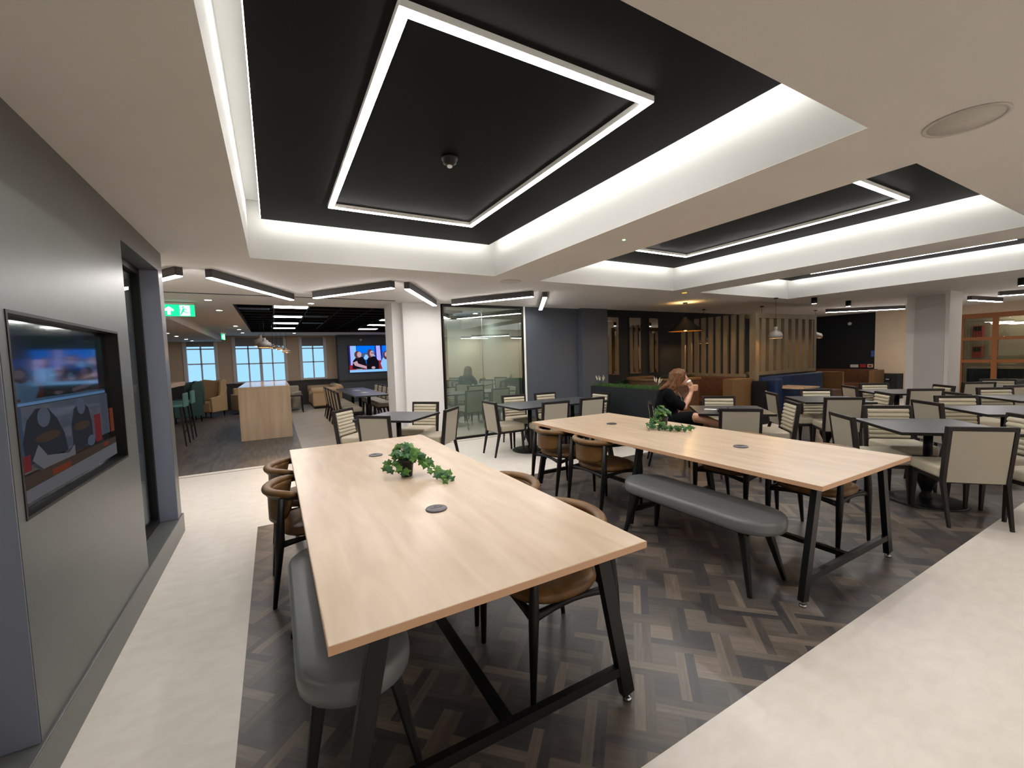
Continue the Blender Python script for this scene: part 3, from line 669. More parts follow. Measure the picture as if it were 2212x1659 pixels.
def chair_back(bx, by_, ang, label):
    """place a chair so that its back stands at (bx, by_) and it faces ang degrees"""
    a = R(ang); d = .235; place(dining0, bx+d*math.cos(a), by_+d*math.sin(a), a-math.pi/2, label, DG)
CH = [(2.06, 6.50, 225, 'dining chair against the white column, ribbed back facing the camera'), (.84, 6.38, -42, 'dining chair at far left of the table before the column'),
      (1.05, 5.36, 46, 'dining chair with its plain back to the camera before the white column'), (2.06, 5.42, 136, 'dining chair turned left between column table and glass partition'),
      (2.86, 5.78, 0, 'dining chair at the left head of the two joined tables'), (3.66, 6.46, 262, 'ribbed dining chair behind the left joined table, by the glass edge'),
      (4.30, 6.42, 268, 'ribbed dining chair before the dark grey wall, behind the joined tables'), (3.58, 5.10, 84, 'dining chair with plain back, left of two in front of the joined tables'),
      (4.30, 5.14, 86, 'dining chair with plain back, right of two in front of the joined tables'), (4.98, 5.72, 180, 'dining chair at the right head of the joined tables, by the planter'),
      (5.68, 3.92, 224, 'ribbed dining chair facing the camera behind the woman\'s table'), (4.65, 2.94, 44, 'plain backed dining chair in front of the woman\'s table'),
      (4.44, 4.06, -45, 'dining chair the woman is sitting on'), (5.66, 2.92, 136, 'ribbed dining chair at right of the woman\'s table'),
      (7.62, 3.54, 226, 'ribbed dining chair beyond the table in front of the blue booth'), (6.60, 2.74, 42, 'plain backed dining chair standing before the blue booth table'),
      (6.66, 3.68, -42, 'dining chair seen from its side against the blue booth'), (7.60, 2.68, 134, 'tilted ribbed dining chair right of the blue booth table'),
      (8.55, 3.44, -42, 'dark looking dining chair left of the pale reflecting table'), (9.38, 3.42, 228, 'ribbed dining chair behind the pale reflecting table'),
      (8.60, 2.52, 46, 'large plain backed dining chair before the wide column'), (9.46, 2.56, 136, 'dining chair in front of the wide column, angled'),
      (4.90, 1.10, 44, 'nearest plain backed dining chair at right, on the edge of the pale floor'), (5.94, 2.04, 225, 'ribbed dining chair behind the nearest slate table at right'),
      (4.92, 2.03, -44, 'dining chair left of the nearest slate table, beside the long table'), (5.90, 1.03, 137, 'ribbed dining chair at the right side of the nearest slate table'),
      (7.62, 1.92, 226, 'ribbed dining chair behind the second slate table at right'), (6.70, 1.92, -40, 'plain backed dining chair left of the second slate table at right'),
      (9.32, 1.94, 230, 'ribbed dining chair behind the third slate table at right'), (8.10, 2.02, -44, 'dining chair of which only the tilted top rail shows at right'),
      (10.50, 2.40, 44, 'plain backed dining chair just right of the wide column'), (11.45, 2.36, 200, 'pale ribbed dining chair before the orange timber glazing'),
      (10.0, 1.86, 60, 'plain backed dining chair at the far right edge'), (4.60, .52, 120, 'dining chair cut by the right edge, nearest the camera')]
for c_ in CH[:-1]: chair_back(*c_)
chair_back(5.53, .62, 150, CH[-1][3])

# ------------------------------------------------------------------ ivy in small pots
def leaf_poly(s):
    pr = [(0, -.15), (.28, -.42), (.40, -.05), (.62, .12), (.34, .30), (.22, .38), (0, .85)]
    return [(x*s, y*s) for x, y in pr] + [(-x*s, y*s) for x, y in pr[::-1][1:-1]]
def ivy(loc, trail, rnd, label, mats, spread=.11, n1=46):
    random.seed(rnd); t = thing('potted_ivy', label, 'plant', loc, 0, 'trailing ivy plants on the long tables')
    MB().lathe([(.034, 0), (.036, .002), (.046, .098), (.049, .099), (.049, .109), (.044, .109), (.042, .09), (.001, .088)], 24).build('pot', 'pot_black', t)
    b = MB(); st = MB()
    def leaf(p, s, up):
        z = (Vector(up)+Vector((random.uniform(-.5, .5), random.uniform(-.7, .2), random.uniform(-.2, .5)))).normalized()
        y = Vector((random.uniform(-1, 1), random.uniform(-1, 1), random.uniform(-.7, .3))); y = (y-z*y.dot(z)).normalized(); x = y.cross(z)
        po = leaf_poly(s); vs = [Vector(p)+x*a+y*c-z*abs(a)*.35 for a, c in po]; m = random.choice((0, 0, 1))
        n = len(po); cen = Vector(p)+y*s*.1
        b.add([cen]+vs, [(0, i+1, (i+1) % n+1) for i in range(n)], m, False)
    for k in range(n1):
        a = random.uniform(0, 2*math.pi); r = spread*math.sqrt(random.random())*.8; z = .095+.11*(1-(r/spread)**2)+random.uniform(-.015, .02)
        p = (r*math.cos(a), r*math.sin(a), z); leaf(p, random.uniform(.038, .056), (p[0]*6, p[1]*6-.3, .8))
        if k % 3 == 0: st.tube([(0, 0, .08), (p[0]*.5, p[1]*.5, z*.9), p], .0013, 5)
    for path, n in trail:
        pts = [Vector(p) for p in path]; st.tube(pts, .0014, 5)
        n = int(n*1.9)
        for k in range(n):
            f = (k+.5)/n*(len(pts)-1); i = min(int(f), len(pts)-2); p = pts[i].lerp(pts[i+1], f-i)
            q = p+Vector((random.uniform(-.035, .035), random.uniform(-.04, .04), random.uniform(0, .02)))
            q.z += random.uniform(0, .025); leaf((q.x, q.y, max(.012, q.z)), random.uniform(.032, .050), (random.uniform(-.4, .4), -1.0, .75))
    b.build('foliage', mats, t); st.build('stems', 'stem', t)
ivy((.725, 2.74, .74), [([(0, 0, .12), (.09, -.03, .10), (.13, -.10, .04), (.15, -.20, .015), (.19, -.30, .01)], 26), ([(0, 0, .12), (.10, .02, .09), (.13, -.08, .05)], 12), ([(-.03, 0, .10), (-.10, -.02, .07), (-.11, -.03, .03)], 4), ([(0, -.03, .09), (-.05, -.06, .03), (-.03, -.08, .01)], 4), ([(-.02, .02, .1), (-.07, .16, .03), (-.07, .25, .01)], 3)],
    7, 'trailing ivy in a black pot on the nearest long table', ['leaf', 'leaf_blue'])
ivy((3.40, 2.96, .74), [([(0, 0, .12), (-.12, .02, .08), (-.16, -.02, .02), (-.22, -.01, .01)], 16), ([(-.08, -.02, .06), (-.14, -.12, .01), (-.08, -.2, .01), (-.02, -.26, .01)], 22), ([(-.08, -.18, .01), (-.03, -.26, .02), (0, -.34, .01)], 12)],
    11, 'bushy ivy in a black pot on the second long table', ['leaf_blue', 'leaf'], .10, 50)

# ------------------------------------------------------------------ woman with paper cup
def remesh(b, name, ms, parent, vox=.007, it=4):
    o = b.build(name, ms, parent); r = o.modifiers.new('remesh', 'REMESH'); r.mode = 'VOXEL'; r.voxel_size = vox; r.use_smooth_shade = True
    s = o.modifiers.new('smooth', 'SMOOTH'); s.factor = .5; s.iterations = it; return o
P = thing('person', 'seated woman in black with long reddish hair drinking from a paper cup', 'person', (4.60, 3.90, 0), R(-135))
def limb(b, pts, rad):
    b.tube(pts, rad, 14)
    for p, r in zip(pts, rad): b.ball(p, r*.99, 6)
b = MB()
HC = Vector((0, .125, 1.155))
hm = Matrix.Rotation(R(-8), 4, 'X')
b.ball(HC, .1, 12, sc=(.76, .92, 1.12), mx=hm)                                   # skull
b.ball(HC+Vector((0, .035, -.045)), .07, 10, sc=(.80, .85, 1.05))               # jaw
b.ball(HC+Vector((0, .075, -.085)), .028, 8)                                     # chin
b.tube([HC+Vector((0, .085, .022)), HC+Vector((0, .106, -.018)), HC+Vector((0, .098, -.03))], [.009, .014, .010], 8)   # nose
b.ball(HC+Vector((0, .092, -.052)), .017, 8, sc=(1.3, .7, .45)); b.ball(HC+Vector((0, .090, -.063)), .016, 8, sc=(1.2, .7, .5))   # lips
for s in (-1, 1):
    b.ball(HC+Vector((s*.074, -.005, -.01)), .022, 8, sc=(.4, .7, 1.3))          # ear
    b.ball(HC+Vector((s*.03, .078, .03)), .02, 8, sc=(1.2, .5, .4))              # brow
limb(b, [(0, .02, .98), (0, .06, 1.04), (0, .10, 1.10)], [.062, .052, .050])
limb(b, [(0, -.01, .60), (0, -.05, .78), (0, -.03, .92)], [.12, .115, .10])
for s in (-1, 1):
    el = (s*.21, .16, .785) if s > 0 else (-.19, .20, .80); wr = (s*.065, .262, .955)
    limb(b, [(s*.15, -.02, .955), (s*.20, .04, .87), el, ((el[0]+wr[0])/2, (el[1]+wr[1])/2, (el[2]+wr[2])/2), wr], [.055, .05, .043, .040, .027])
    # palm wrapped beside the cup, five fingers closing round it
    limb(b, [wr, (s*.052, .268, .985), (s*.05, .27, 1.02)], [.026, .030, .027])
    for k in range(4):
        z = .985+.021*k; f0 = .295+.002*k
        limb(b, [(s*.05, f0-.018, z), (s*.053, f0+.022, z+.004), (s*.036, f0+.048, z+.006), (s*(.008+.004*(k % 2)), f0+.052-.002*k, z+.006)], [.0105, .0098, .009, .0078])
    limb(b, [(s*.052, .250, 1.01), (s*.045, .238, 1.035), (s*.028, .232, 1.055)], [.012, .011, .009])
# legs: right crossed over the left
limb(b, [(.09, .03, .56), (.28, .14, .64), (.40, .26, .685), (.31, .42, .635), (.20, .60, .56), (.17, .66, .53)], [.085, .078, .062, .055, .038, .034])
limb(b, [(-.09, .03, .55), (-.02, .25, .54), (.05, .44, .53), (.05, .46, .30), (.05, .45, .09)], [.085, .075, .060, .052, .036])
body = remesh(b, 'body', 'skin', P, .0065, 3)
for s in (-1, 1):                                                                # eyes
    MB().ball(HC+Vector((s*.031, .081, .012)), .0105, 8, sc=(1.2, .6, .8)).build('eye', 'cup_white', body)
# hair: parted, wavy to the shoulders
b = MB(); random.seed(3)
b.ball(HC+Vector((0, -.012, .012)), .112, 10, sc=(.80, .92, 1.05))
for k in range(26):
    a = R(-38-284*k/25+0) ; ax = math.sin(a+R(90)); 
    a = R(35+290*k/25); x, y = math.sin(a)*.082, .115+math.cos(a)*.088*(-1)*-1
    yy = .115+math.cos(a)*.092
    if yy > .13: continue
    w1 = random.uniform(-.012, .012)
    b.tube([(x*.5, .115+(yy-.115)*.4, 1.262), (x*.95, yy, 1.21), (x*1.12+w1, yy-.012, 1.13), (x*1.15-w1, yy-.035, 1.05), (x*1.3+w1, yy-.07, .985+random.uniform(-.01, .02))], [.026, .028, .025, .024, .012], 8)
for s in (-1, 1): b.tube([(s*.01, .175, 1.262), (s*.05, .185, 1.228), (s*.076, .150, 1.17), (s*.082, .125, 1.10), (s*.09, .09, 1.02)], [.014, .017, .018, .018, .012], 8)
b.tube([(.02, .02, 1.1), (.05, -.06, 1.04), (.06, -.13, 1.0)], [.04, .032, .012], 8)
remesh(b, 'hair', 'hair', P, .006, 1)
# black top with sleeves to the elbow
b = MB()
limb(b, [(0, .0, .53), (0, -.02, .66), (0, -.05, .80), (0, -.035, .92)], [.155, .140, .138, .118])
for s in (-1, 1):
    el = (.20, .135, .80) if s > 0 else (-.185, .17, .815)
    b.ball((s*.07, .06, .82), .075, 8)
    limb(b, [(s*.05, -.03, .975), (s*.15, -.02, .955), (s*.20, .04, .87), el], [.052, .072, .068, .062])
b.tube([(0, -.01, .95), (0, .02, 1.0)], [.085, .066], 16)
remesh(b, 'top', 'black_cloth', P, .009, 3)
b = MB()
limb(b, [(.08, .0, .555), (.27, .135, .64), (.375, .235, .682)], [.125, .096, .078])
limb(b, [(-.08, .0, .55), (-.03, .22, .54), (.03, .38, .535)], [.125, .094, .078])
remesh(b, 'skirt', 'black_cloth', P, .010, 3)
b = MB()
for k in range(14):
    f = k/13; b.ball((.03-.02*f, .115+.045*math.sin(math.pi*f), .955-.26*f), .007, 4)
b.build('necklace', 'chain', P)
limb(sh := MB(), [(.165, .665, .525), (.15, .73, .47), (.14, .76, .44)], [.036, .034, .02]); remesh(sh, 'shoe', 'black_frame', P, .006)
limb(sh := MB(), [(.05, .43, .04), (.05, .53, .035), (.05, .60, .025)], [.036, .034, .02]); remesh(sh, 'shoe', 'black_frame', P, .006)
# cup
cdir = Vector((0, .55, -.84)).normalized()
t = thing('paper_cup', 'tan paper coffee cup with white lid held by the woman', 'cup', P.matrix_basis @ Vector((0, .235, 1.10)))
q = (P.matrix_basis.to_3x3() @ (-cdir)).to_track_quat('Z', 'Y'); t.rotation_euler = q.to_euler()
MB().lathe([(.028, -.118), (.029, -.116), (.039, -.008), (.040, -.004)], 24).build('sleeve', 'cup_paper', t)
MB().lathe([(.041, -.006), (.042, .0), (.040, .004), (.036, .014), (.034, .014), (.001, .012)], 24).build('lid', 'cup_white', t)
# bag and phone on her table
t = thing('phone', 'small pale phone lying on the woman\'s table', 'phone', (4.93, 3.52, .7352), R(20))
MB().box(-.035, .035, -.07, .07, 0, .008).build('shell', 'cup_white', t, bevel=.002)
t = thing('handbag', 'small dark handbag on the near corner of the woman\'s table', 'bag', (4.86, 3.30, .7352), R(30))
MB().box(-.11, .11, -.05, .05, 0, .035).build('pouch', 'black_cloth', t, bevel=.015, seg=4)
MB().tube([(-.08, -.04, .035), (-.05, -.07, .05), (.05, -.07, .05), (.08, -.04, .035)], .005, 6).build('strap', 'black_frame', t)

# ------------------------------------------------------------------ planter, booths, slatted screens
t = thing('planter', 'tall black planter box topped with grass, behind the joined tables', 'planter', (5.50, 5.55, 0))
MB().box(-.20, .20, -.80, .80, 0, .90).build('box', 'charcoal_wall', t, bevel=.004)
random.seed(5); b = MB()
for k in range(2600):
    x, y = random.uniform(-.18, .18), random.uniform(-.78, .78); h = random.uniform(.02, .055); a = random.uniform(0, 6.28); dx, dy = math.cos(a)*.006, math.sin(a)*.006
    b.add([(x-dx, y-dy, .895), (x+dx, y+dy, .895), (x+random.uniform(-.02, .02), y+random.uniform(-.02, .02), .90+h)], [(0, 1, 2)])
g = b.build('grass', 'grass', t); g['kind'] = 'stuff'
def spray(loc, label, seed, lean):
    random.seed(seed); t = thing('flower_spray', label, 'plant', loc, 0, 'white flower sprays at the ends of the planter'); b = MB(); p = MB()
    for k in range(9):
        a = random.uniform(-.5, .5)+lean; c = random.uniform(-.35, .35); L = random.uniform(.10, .14)
        d = Vector((math.sin(a)*.9, c, math.cos(a))).normalized(); b.tube([(0, 0, 0), d*L], [.004, .003], 5); p.tube([d*L, d*(L+.05)], [.007, .006], 6); p.tube([d*(L+.05), d*(L+.08)], [.006, .003], 6)
    b.build('stems', 'dark_leaf', t); p.build('petals', 'petal', t)
spray((5.42, 6.22, .90), 'white spiky flower spray at the far end of the planter', 1, .1)
spray((5.42, 4.86, .90), 'white spiky flower spray at the near end of the planter, behind the woman', 2, .5)
def slat_run(name, label, pts, z0, z1, w_, d_, along):
    t = thing(name, label, 'room divider', (pts[0][0], pts[0][1], 0))
    for k, (x, y) in enumerate(pts):
        x -= pts[0][0]; y -= pts[0][1]; zt = z1 if not callable(z1) else z1(k)
        (MB().box(x-w_/2, x+w_/2, y-d_/2, y+d_/2, z0, zt) if along == 'x' else MB().box(x-d_/2, x+d_/2, y-w_/2, y+w_/2, z0, zt)).build('slat', 'slat_wood', t)
    return t
t = slat_run('slatted_screen', 'wooden slatted screen facing left above the brown booth', [(8.62, 5.42+.182*k) for k in range(9)], .99, lambda k: 2.25 if k < 7 else 2.0, .10, .045, 'y')
MB().box(-.05, .05, -.12, 1.52, .93, .989).build('bottom_rail', 'slat_wood', t)
MB().box(-.06, .06, -.33, -.2, 0, 2.25).build('post', 'slat_wood', t)
t = slat_run('slatted_screen', 'wooden slatted screen facing the camera above the blue booth', [(9.0+.285*k, 5.20) for k in range(8)], 1.03, 2.15, .155, .03, 'x')
for k in range(8): MB().box(.285*k-.0775, .285*k-.055, .016, .13, 1.03, 2.15).build('fin', 'slat_wood', t)
MB().box(-.30, 2.1, -.03, .20, 2.151, 2.25).build('top_rail', 'slat_wood', t)
MB().box(-.30, 2.1, -.03, .20, .96, 1.029).build('bottom_rail', 'slat_wood', t)
MB().box(2.0, 2.1, -.03, .2, 1.03, 2.15).build('post', 'slat_wood', t)
t = thing('booth_bench', 'brown velvet booth with tall back below the left slatted screen', 'booth', (8.4, 6.0, 0))
MB().box(.0, .13, -.62, 1.1, 0, .93).build('backrest', 'brown_velvet', t, bevel=.03, seg=4)
MB().box(-.5, -.002, -.62, .48, .1, .46).build('seat', 'brown_velvet', t, bevel=.03, seg=4)
MB().box(-.5, .13, -.86, -.63, 0, .92).build('end_panel', 'tan_side', t, bevel=.01)
t = thing('booth_end_cabinet', 'small black cabinet at the corner post with a tiny light', 'cabinet', (8.60, 4.98, 0))
MB().box(-.14, .02, -.12, .12, 0, .86).build('body', 'black_frame', t); MB().box(-.1, -.05, -.126, -.121, .66, .672).build('lamp', 'cup_white', t)
t = thing('booth_bench', 'blue velvet booth below the right slatted screen', 'booth', (9.0, 4.98, 0))
MB().box(-.28, -.06, -.24, .30, 0, .92).build('arm', 'blue_velvet', t, bevel=.06, seg=4)
MB().box(-.05, 2.08, .02, .165, 0, .94).build('backrest', 'blue_velvet', t, bevel=.04, seg=4)
MB().box(-.05, 1.55, -.34, .09, .08, .46).build('seat', 'blue_velvet', t, bevel=.03, seg=4)
t = thing('booth_table', 'wood topped table inside the blue booth', 'table', (9.18, 4.64, 0))
MB().box(-.30, .30, -.3, .3, .70, .73).build('tabletop', 'oak_panel', t); MB().lathe([(.13, 0), (.13, .02), (.03, .04), (.03, .70)], 20, (0, -.15, 0)).build('pedestal', 'black_metal', t)
t = thing('booth_bench', 'brown velvet booth against the far right dark wall', 'booth', (14.9, 6.2, 0))
MB().box(.0, .15, -.8, 1.0, 0, .84).build('backrest', 'brown_velvet', t, bevel=.03, seg=4)
MB().box(-.5, -.002, -.8, 1.0, .1, .46).build('seat', 'brown_velvet', t, bevel=.03, seg=4)
MB().box(-.5, .15, -.93, -.81, 0, .82).build('end_panel', 'tan_side', t, bevel=.01)
t = thing('booth_bench', 'small brown booth end just right of the blue booth', 'booth', (12.1, 5.6, 0))
MB().box(-.25, .25, 0, .15, 0, .86).build('backrest', 'brown_velvet', t, bevel=.02, seg=3)
MB().box(-.25, .25, -.45, -.002, 0, .46).build('seat', 'brown_velvet', t, bevel=.02, seg=3)
MB().box(.251, .33, -.45, .15, 0, .88).build('end_panel', 'tan_side', t, bevel=.01)
# curved booth behind the planter
t = thing('round_booth', 'curved brown booth with wooden rim behind the planter', 'booth', (7.3, 6.35, 0))
def arcwall(r0, r1, z0, z1, a0, a1, n=28):
    b = MB(); vs = []; 
    for i in range(n+1):
        a = R(a0+(a1-a0)*i/n)
        for r in (r0, r1):
            for z in (z0, z1): vs.append((r*math.cos(a), r*math.sin(a), z))
    fs = []
    for i in range(n):
        o = 4*i; fs += [(o, o+4, o+5, o+1), (o+2, o+3, o+7, o+6), (o+1, o+5, o+7, o+3), (o, o+2, o+6, o+4)]
    fs += [(0, 1, 3, 2), (4*n, 4*n+2, 4*n+3, 4*n+1)]
    return b.add(vs, fs, 0, False)
arcwall(.60, .72, 0, .93, 60, 300).build('backrest', 'brown_velvet', t)
arcwall(.56, .76, .931, .965, 60, 300).build('rim', 'tan_side', t)
arcwall(.22, .598, .1, .46, 60, 300).build('seat', 'brown_velvet', t)
# palms
def palm(x, y, h, seed, label, ls=1.0):
    random.seed(seed); t = thing('potted_palm', label, 'plant', (x, y, 0), 0)
    MB().lathe([(.13, 0), (.17, .35), (.16, .35), (.001, .32)], 20).build('pot', 'pot_black', t); b = MB()
    MB().tube([(0, 0, .3), (0, 0, h*.6)], [.02, .012], 8).build('stem', 'dark_leaf', t)
    for k in range(11):
        a = 6.28*k/11+random.uniform(-.2, .2); L = random.uniform(.35, .5)*ls; prev = None; pts = []
        for i in range(8):
            f = i/7; pts.append(Vector((math.cos(a)*L*f, math.sin(a)*L*f, h*.6+.5*h*f*(1-.7*f)*1.0)))
        for i in range(7):
            d = (pts[i+1]-pts[i]).normalized(); sd = Vector((-math.sin(a), math.cos(a), 0))
            for s in (-1, 1):
                for q in (0, .5):
                    p = pts[i].lerp(pts[i+1], q); e = p+sd*s*.12*(1-i/9)+d*.08-Vector((0, 0, .03)); b.add([p, p+d*.02, e], [(0, 1, 2)])
    b.build('fronds', 'dark_leaf', t)
palm(8.14, 6.72, 1.25, 4, 'dark potted palm left of the slatted screens'); palm(6.82, 7.02, 1.15, 8, 'dark potted palm behind the curved booth', .4)
# mirrors on the charcoal wall
for i, (x0, x1, l) in enumerate(((6.56, 6.92, 'left'), (7.22, 7.62, 'middle'), (7.86, 8.2, 'right'))):
    t = thing('wall_mirror', 'tall narrow mirror on the charcoal wall, %s of three' % l, 'mirror', ((x0+x1)/2, 7.28, 1.0), 0, 'tall mirrors on the charcoal wall')
    w2 = (x1-x0)/2
    MB().box(-w2, w2, -.02, -.0005, 0, 1.34).build('backing', 'brown_black_wood', t)
    MB().box(-w2+.02, w2-.02, -.024, -.0205, .02, 1.32).build('glass', 'mirror', t)

# ------------------------------------------------------------------ pendants
def bell(x, y, zt, zb, r, label, m_out, group, lampE=3, col=(1, .55, .2)):
    t = thing('pendant_lamp', label, 'pendant lamp', (x, y, 0), 0, group); H = zt-zb
    MB().tube([(0, 0, ZC if x > 5 else 2.62), (0, 0, zt)], .003, 6).build('cord', 'black_metal', t)
    zz = ZC if x > 5 else 2.62
    MB().lathe([(.04, zz-.02), (.04, zz-.0005)], 16).build('canopy', 'black_metal', t)
    MB().lathe([(.03, zt), (.035, zt-.08*H/.3), (.05*r/.2, zt-.32*H), (.85*r, zt-.5*H), (r, zt-.75*H), (.9*r, zb), (.87*r, zb), (.95*r, zt-.75*H), (.8*r, zt-.53*H), (.02, zt-.40*H)], 28).build('shade', m_out, t)
    MB().ball((0, 0, zb+.25*H), .03, 8).build('bulb', 'warm_small', t)
    l = D.lights.new('lamp_light', 'POINT'); l.energy = lampE; l.color = col; l.shadow_soft_size = .03
    lo = D.objects.new('lamp_light', l); C.objects.link(lo); lo.parent = t; lo.location = (0, 0, zb+.02)
    return t
bell(8.60, 4.72, 1.93, 1.705, .12, 'pale grey bell pendant in front of the right slatted screen', 'bell_grey', 'booth pendants', 3)
bell(12.6, 5.9, 1.98, 1.75, .17, 'pale bell pendant half hidden right of the slatted screens', 'bell_grey', 'booth pendants', 6)
bell(9.9, 5.75, 1.95, 1.72, .15, 'pendant glowing behind the right slatted screen', 'bell_grey', 'booth pendants', 4)
bell(9.0, 6.6, 1.9, 1.68, .15, 'pendant glowing behind the left slatted screen', 'bell_grey', 'booth pendants', 4)
t = thing('pendant_lamp', 'wide black cone pendant with golden inside left of the slatted screens', 'pendant lamp', (7.33, 5.8, 0))
MB().tube([(0, 0, ZC), (0, 0, 2.12)], .004, 6).build('cord', 'black_metal', t); MB().lathe([(.045, ZC-.03), (.045, ZC-.001)], 16).build('canopy', 'black_metal', t)
MB().lathe([(.02, 2.20), (.05, 2.16), (.34, 1.915), (.345, 1.91), (.33, 1.915), (.04, 2.13)], 36).build('shade', ['black_panel'], t)
MB().lathe([(.325, 1.9135), (.30, 1.93), (.05, 2.10), (.01, 2.11)], 36, cap=False).build('lining', 'copper', t); MB().ball((0, 0, 1.95), .035, 8).build('bulb', 'warm', t)
l = D.lights.new('lamp_light', 'POINT'); l.energy = 9; l.color = (1, .6, .22); l.shadow_soft_size = .04; lo = D.objects.new('lamp_light', l); C.objects.link(lo); lo.parent = t; lo.location = (0, 0, 1.93)
l = D.lights.new('lamp_light', 'SPOT'); l.energy = 5; l.color = (1, .62, .22); l.spot_size = R(172); l.spot_blend = 1; l.shadow_soft_size = .03; lo = D.objects.new('lamp_light', l); C.objects.link(lo); lo.parent = t; lo.location = (0, 0, 2.30); lo.rotation_euler = (math.pi, 0, 0)
for i, (x, y, r, zb, zt) in enumerate(((-.22, 11.6, .17, 1.93, 2.2), (-.14, 11.2, .15, 1.88, 2.1), (.02, 12.3, .10, 1.9, 2.0), (.11, 12.1, .10, 1.87, 1.97), (.20, 11.9, .10, 1.84, 1.94), (.31, 11.7, .10, 1.77, 1.88))):
    bell(x, y, zt, zb, r, ['large pale globe pendant over the island', 'second pale globe pendant partly behind the first', 'leftmost of four small hanging lamps', 'second of four small hanging lamps from the left', 'third of four small hanging lamps from the left', 'lowest small hanging lamp at right of the row'][i], 'bell_grey', 'island pendants', 5)

# ------------------------------------------------------------------ right wall things
t = thing('wall_cabinet', 'low charcoal cabinet below the cream wall beside the wide column', 'cabinet', (15.3, 5.2, 0))
MB().box(-.25, .14, -.22, .20, 0, .70).build('body', 'charcoal_wall', t); MB().box(-.262, -.251, -.10, .08, .5, .58).build('slot', 'black_frame', t); MB().box(-.27, -.2625, -.04, .03, .545, .56).build('handle', 'cup_white', t)
for (y, z, w_, h_, m, nm, lab) in ((6.16, .86, .2, .09, 'plastic_white', 'wall_switch', 'white switch plate low on the dark wall at right'), (5.94, .86, .14, .10, 'red_sign', 'fire_call_point', 'dark red call point between two small plates on the dark wall'), (5.76, .86, .13, .10, 'petal', 'wall_notice', 'small notice with a red picture on the dark wall'), (5.70, 1.18, .09, .18, 'blue_sign', 'wall_notice', 'blue and white notice at the edge of the dark wall')):
    t = thing(nm, lab, 'notice' if 'notice' in nm else 'switch', (15.5, y, z))
    MB().box(-.03, -.0005, -w_/2, w_/2, 0, h_).build('plate', m, t)
    if nm == 'wall_notice': MB().box(-.033, -.0305, -w_*.3, w_*.3, h_*.2, h_*.75).build('picture', 'red_sign' if m == 'petal' else 'blue_sign', t)
t = thing('heat_detector', 'small round detector on the dark wall high up', 'detector', (15.5, 6.3, 2.2))
MB().ball((-.02, 0, 0), .05, 8).build('dome', 'plastic_white', t)
# orange timber glazing
t = struct(MB().box(15.95, 16.05, -1.0, 4.1, 2.13, 2.25).box(15.95, 16.05, -1.0, 4.1, 0, .1).build('window_7', 'orange_wood'))
b = MB()
for y in (4.0, 3.38, 2.76, 2.1, 1.5, .9): b.box(15.96, 16.04, y-.05, y+.05, .1, 2.13)
for z in (1.02, 1.6): b.box(15.965, 16.035, -1, 4.1, z-.04, z+.04)
b.build('bars', 'orange_wood', t); MB().box(15.99, 16.0, -1, 4.1, .1, 2.13).build('pane', 'glass_clear', t)
sbox('trim_9', 'beige_wall', 15.92, 16.08, -1, 4.6, 2.25, ZC)
linear((16.3, 3.3), (16.35, 2.3), 'thin linear light behind the orange timber glazing', h=.04)
for k in range(2):
    t = thing('wall_rack', 'dark red and black rack behind the orange glazing, %s' % ('upper' if k else 'lower'), 'rack', (16.55, 3.8, 1.1+.55*k))
    MB().box(-.1, .04, -.09, .09, 0, .3).build('case', 'red_sign', t); MB().box(-.105, -.101, -.07, .07, .16, .28).build('panel', 'black_frame', t)
t = thing('side_counter', 'dark counter with brown goods behind the orange glazing', 'counter', (16.35, 3.2, 0)); MB().box(-.2, .2, -1.2, .7, 0, .82).build('body', 'brown_black_wood', t); MB().box(-.22, .22, -1.22, .72, .82, .86).build('worktop', 'oak_panel', t)

# ------------------------------------------------------------------ lounge
t = thing('island_counter', 'tall light wood island standing in the lounge opening', 'counter', (-.175, 9.8, 0))
MB().box(-.45, .45, 0, .05, .0, 1.015).build('end_panel', 'island_oak', t, bevel=.002)
MB().box(-.45, .45, 0, 2.9, 1.016, 1.06).build('worktop', 'island_oak', t, bevel=.002)
MB().box(-.40, .40, .05, 2.85, 0, 1.015).build('carcass', 'black_frame', t)
t = thing('meeting_table', 'long dark table in the lounge with chairs along both sides', 'table', (1.92, 11.5, 0))
MB().box(-.37, .37, -1.65, 1.65, .70, .73).build('tabletop', 'slate_top', t, bevel=.003)
for yy in (-1.2, 0, 1.2):
    p_ = MB().lathe([(.04, .03), (.04, .70)], 16, (0, yy, 0)).build('pedestal', 'black_metal', t); MB().lathe([(.24, 0), (.24, .02), (.05, .04)], 24, (0, yy, 0)).build('base', 'black_metal', p_)
for y, l in ((10.9, 'nearer'), (11.9, 'further')):
    q = thing('menu_card', 'small pale card lying flat on the lounge table, the %s one' % l, 'card', (1.93, y, .7305), R(20)); MB().box(-.07, .07, -.1, .1, 0, .003).build('card', 'cup_white', q)
CN = ['nearest', 'second', 'third', 'fourth', 'fifth']
for k in range(5): chair_back(1.22, 10.15+.6*k, 0, '%s chair on the left side of the dark lounge table' % CN[k])
for k in range(5): chair_back(2.62, 10.75+.52*k, 180, '%s chair on the right side of the dark lounge table' % CN[k])
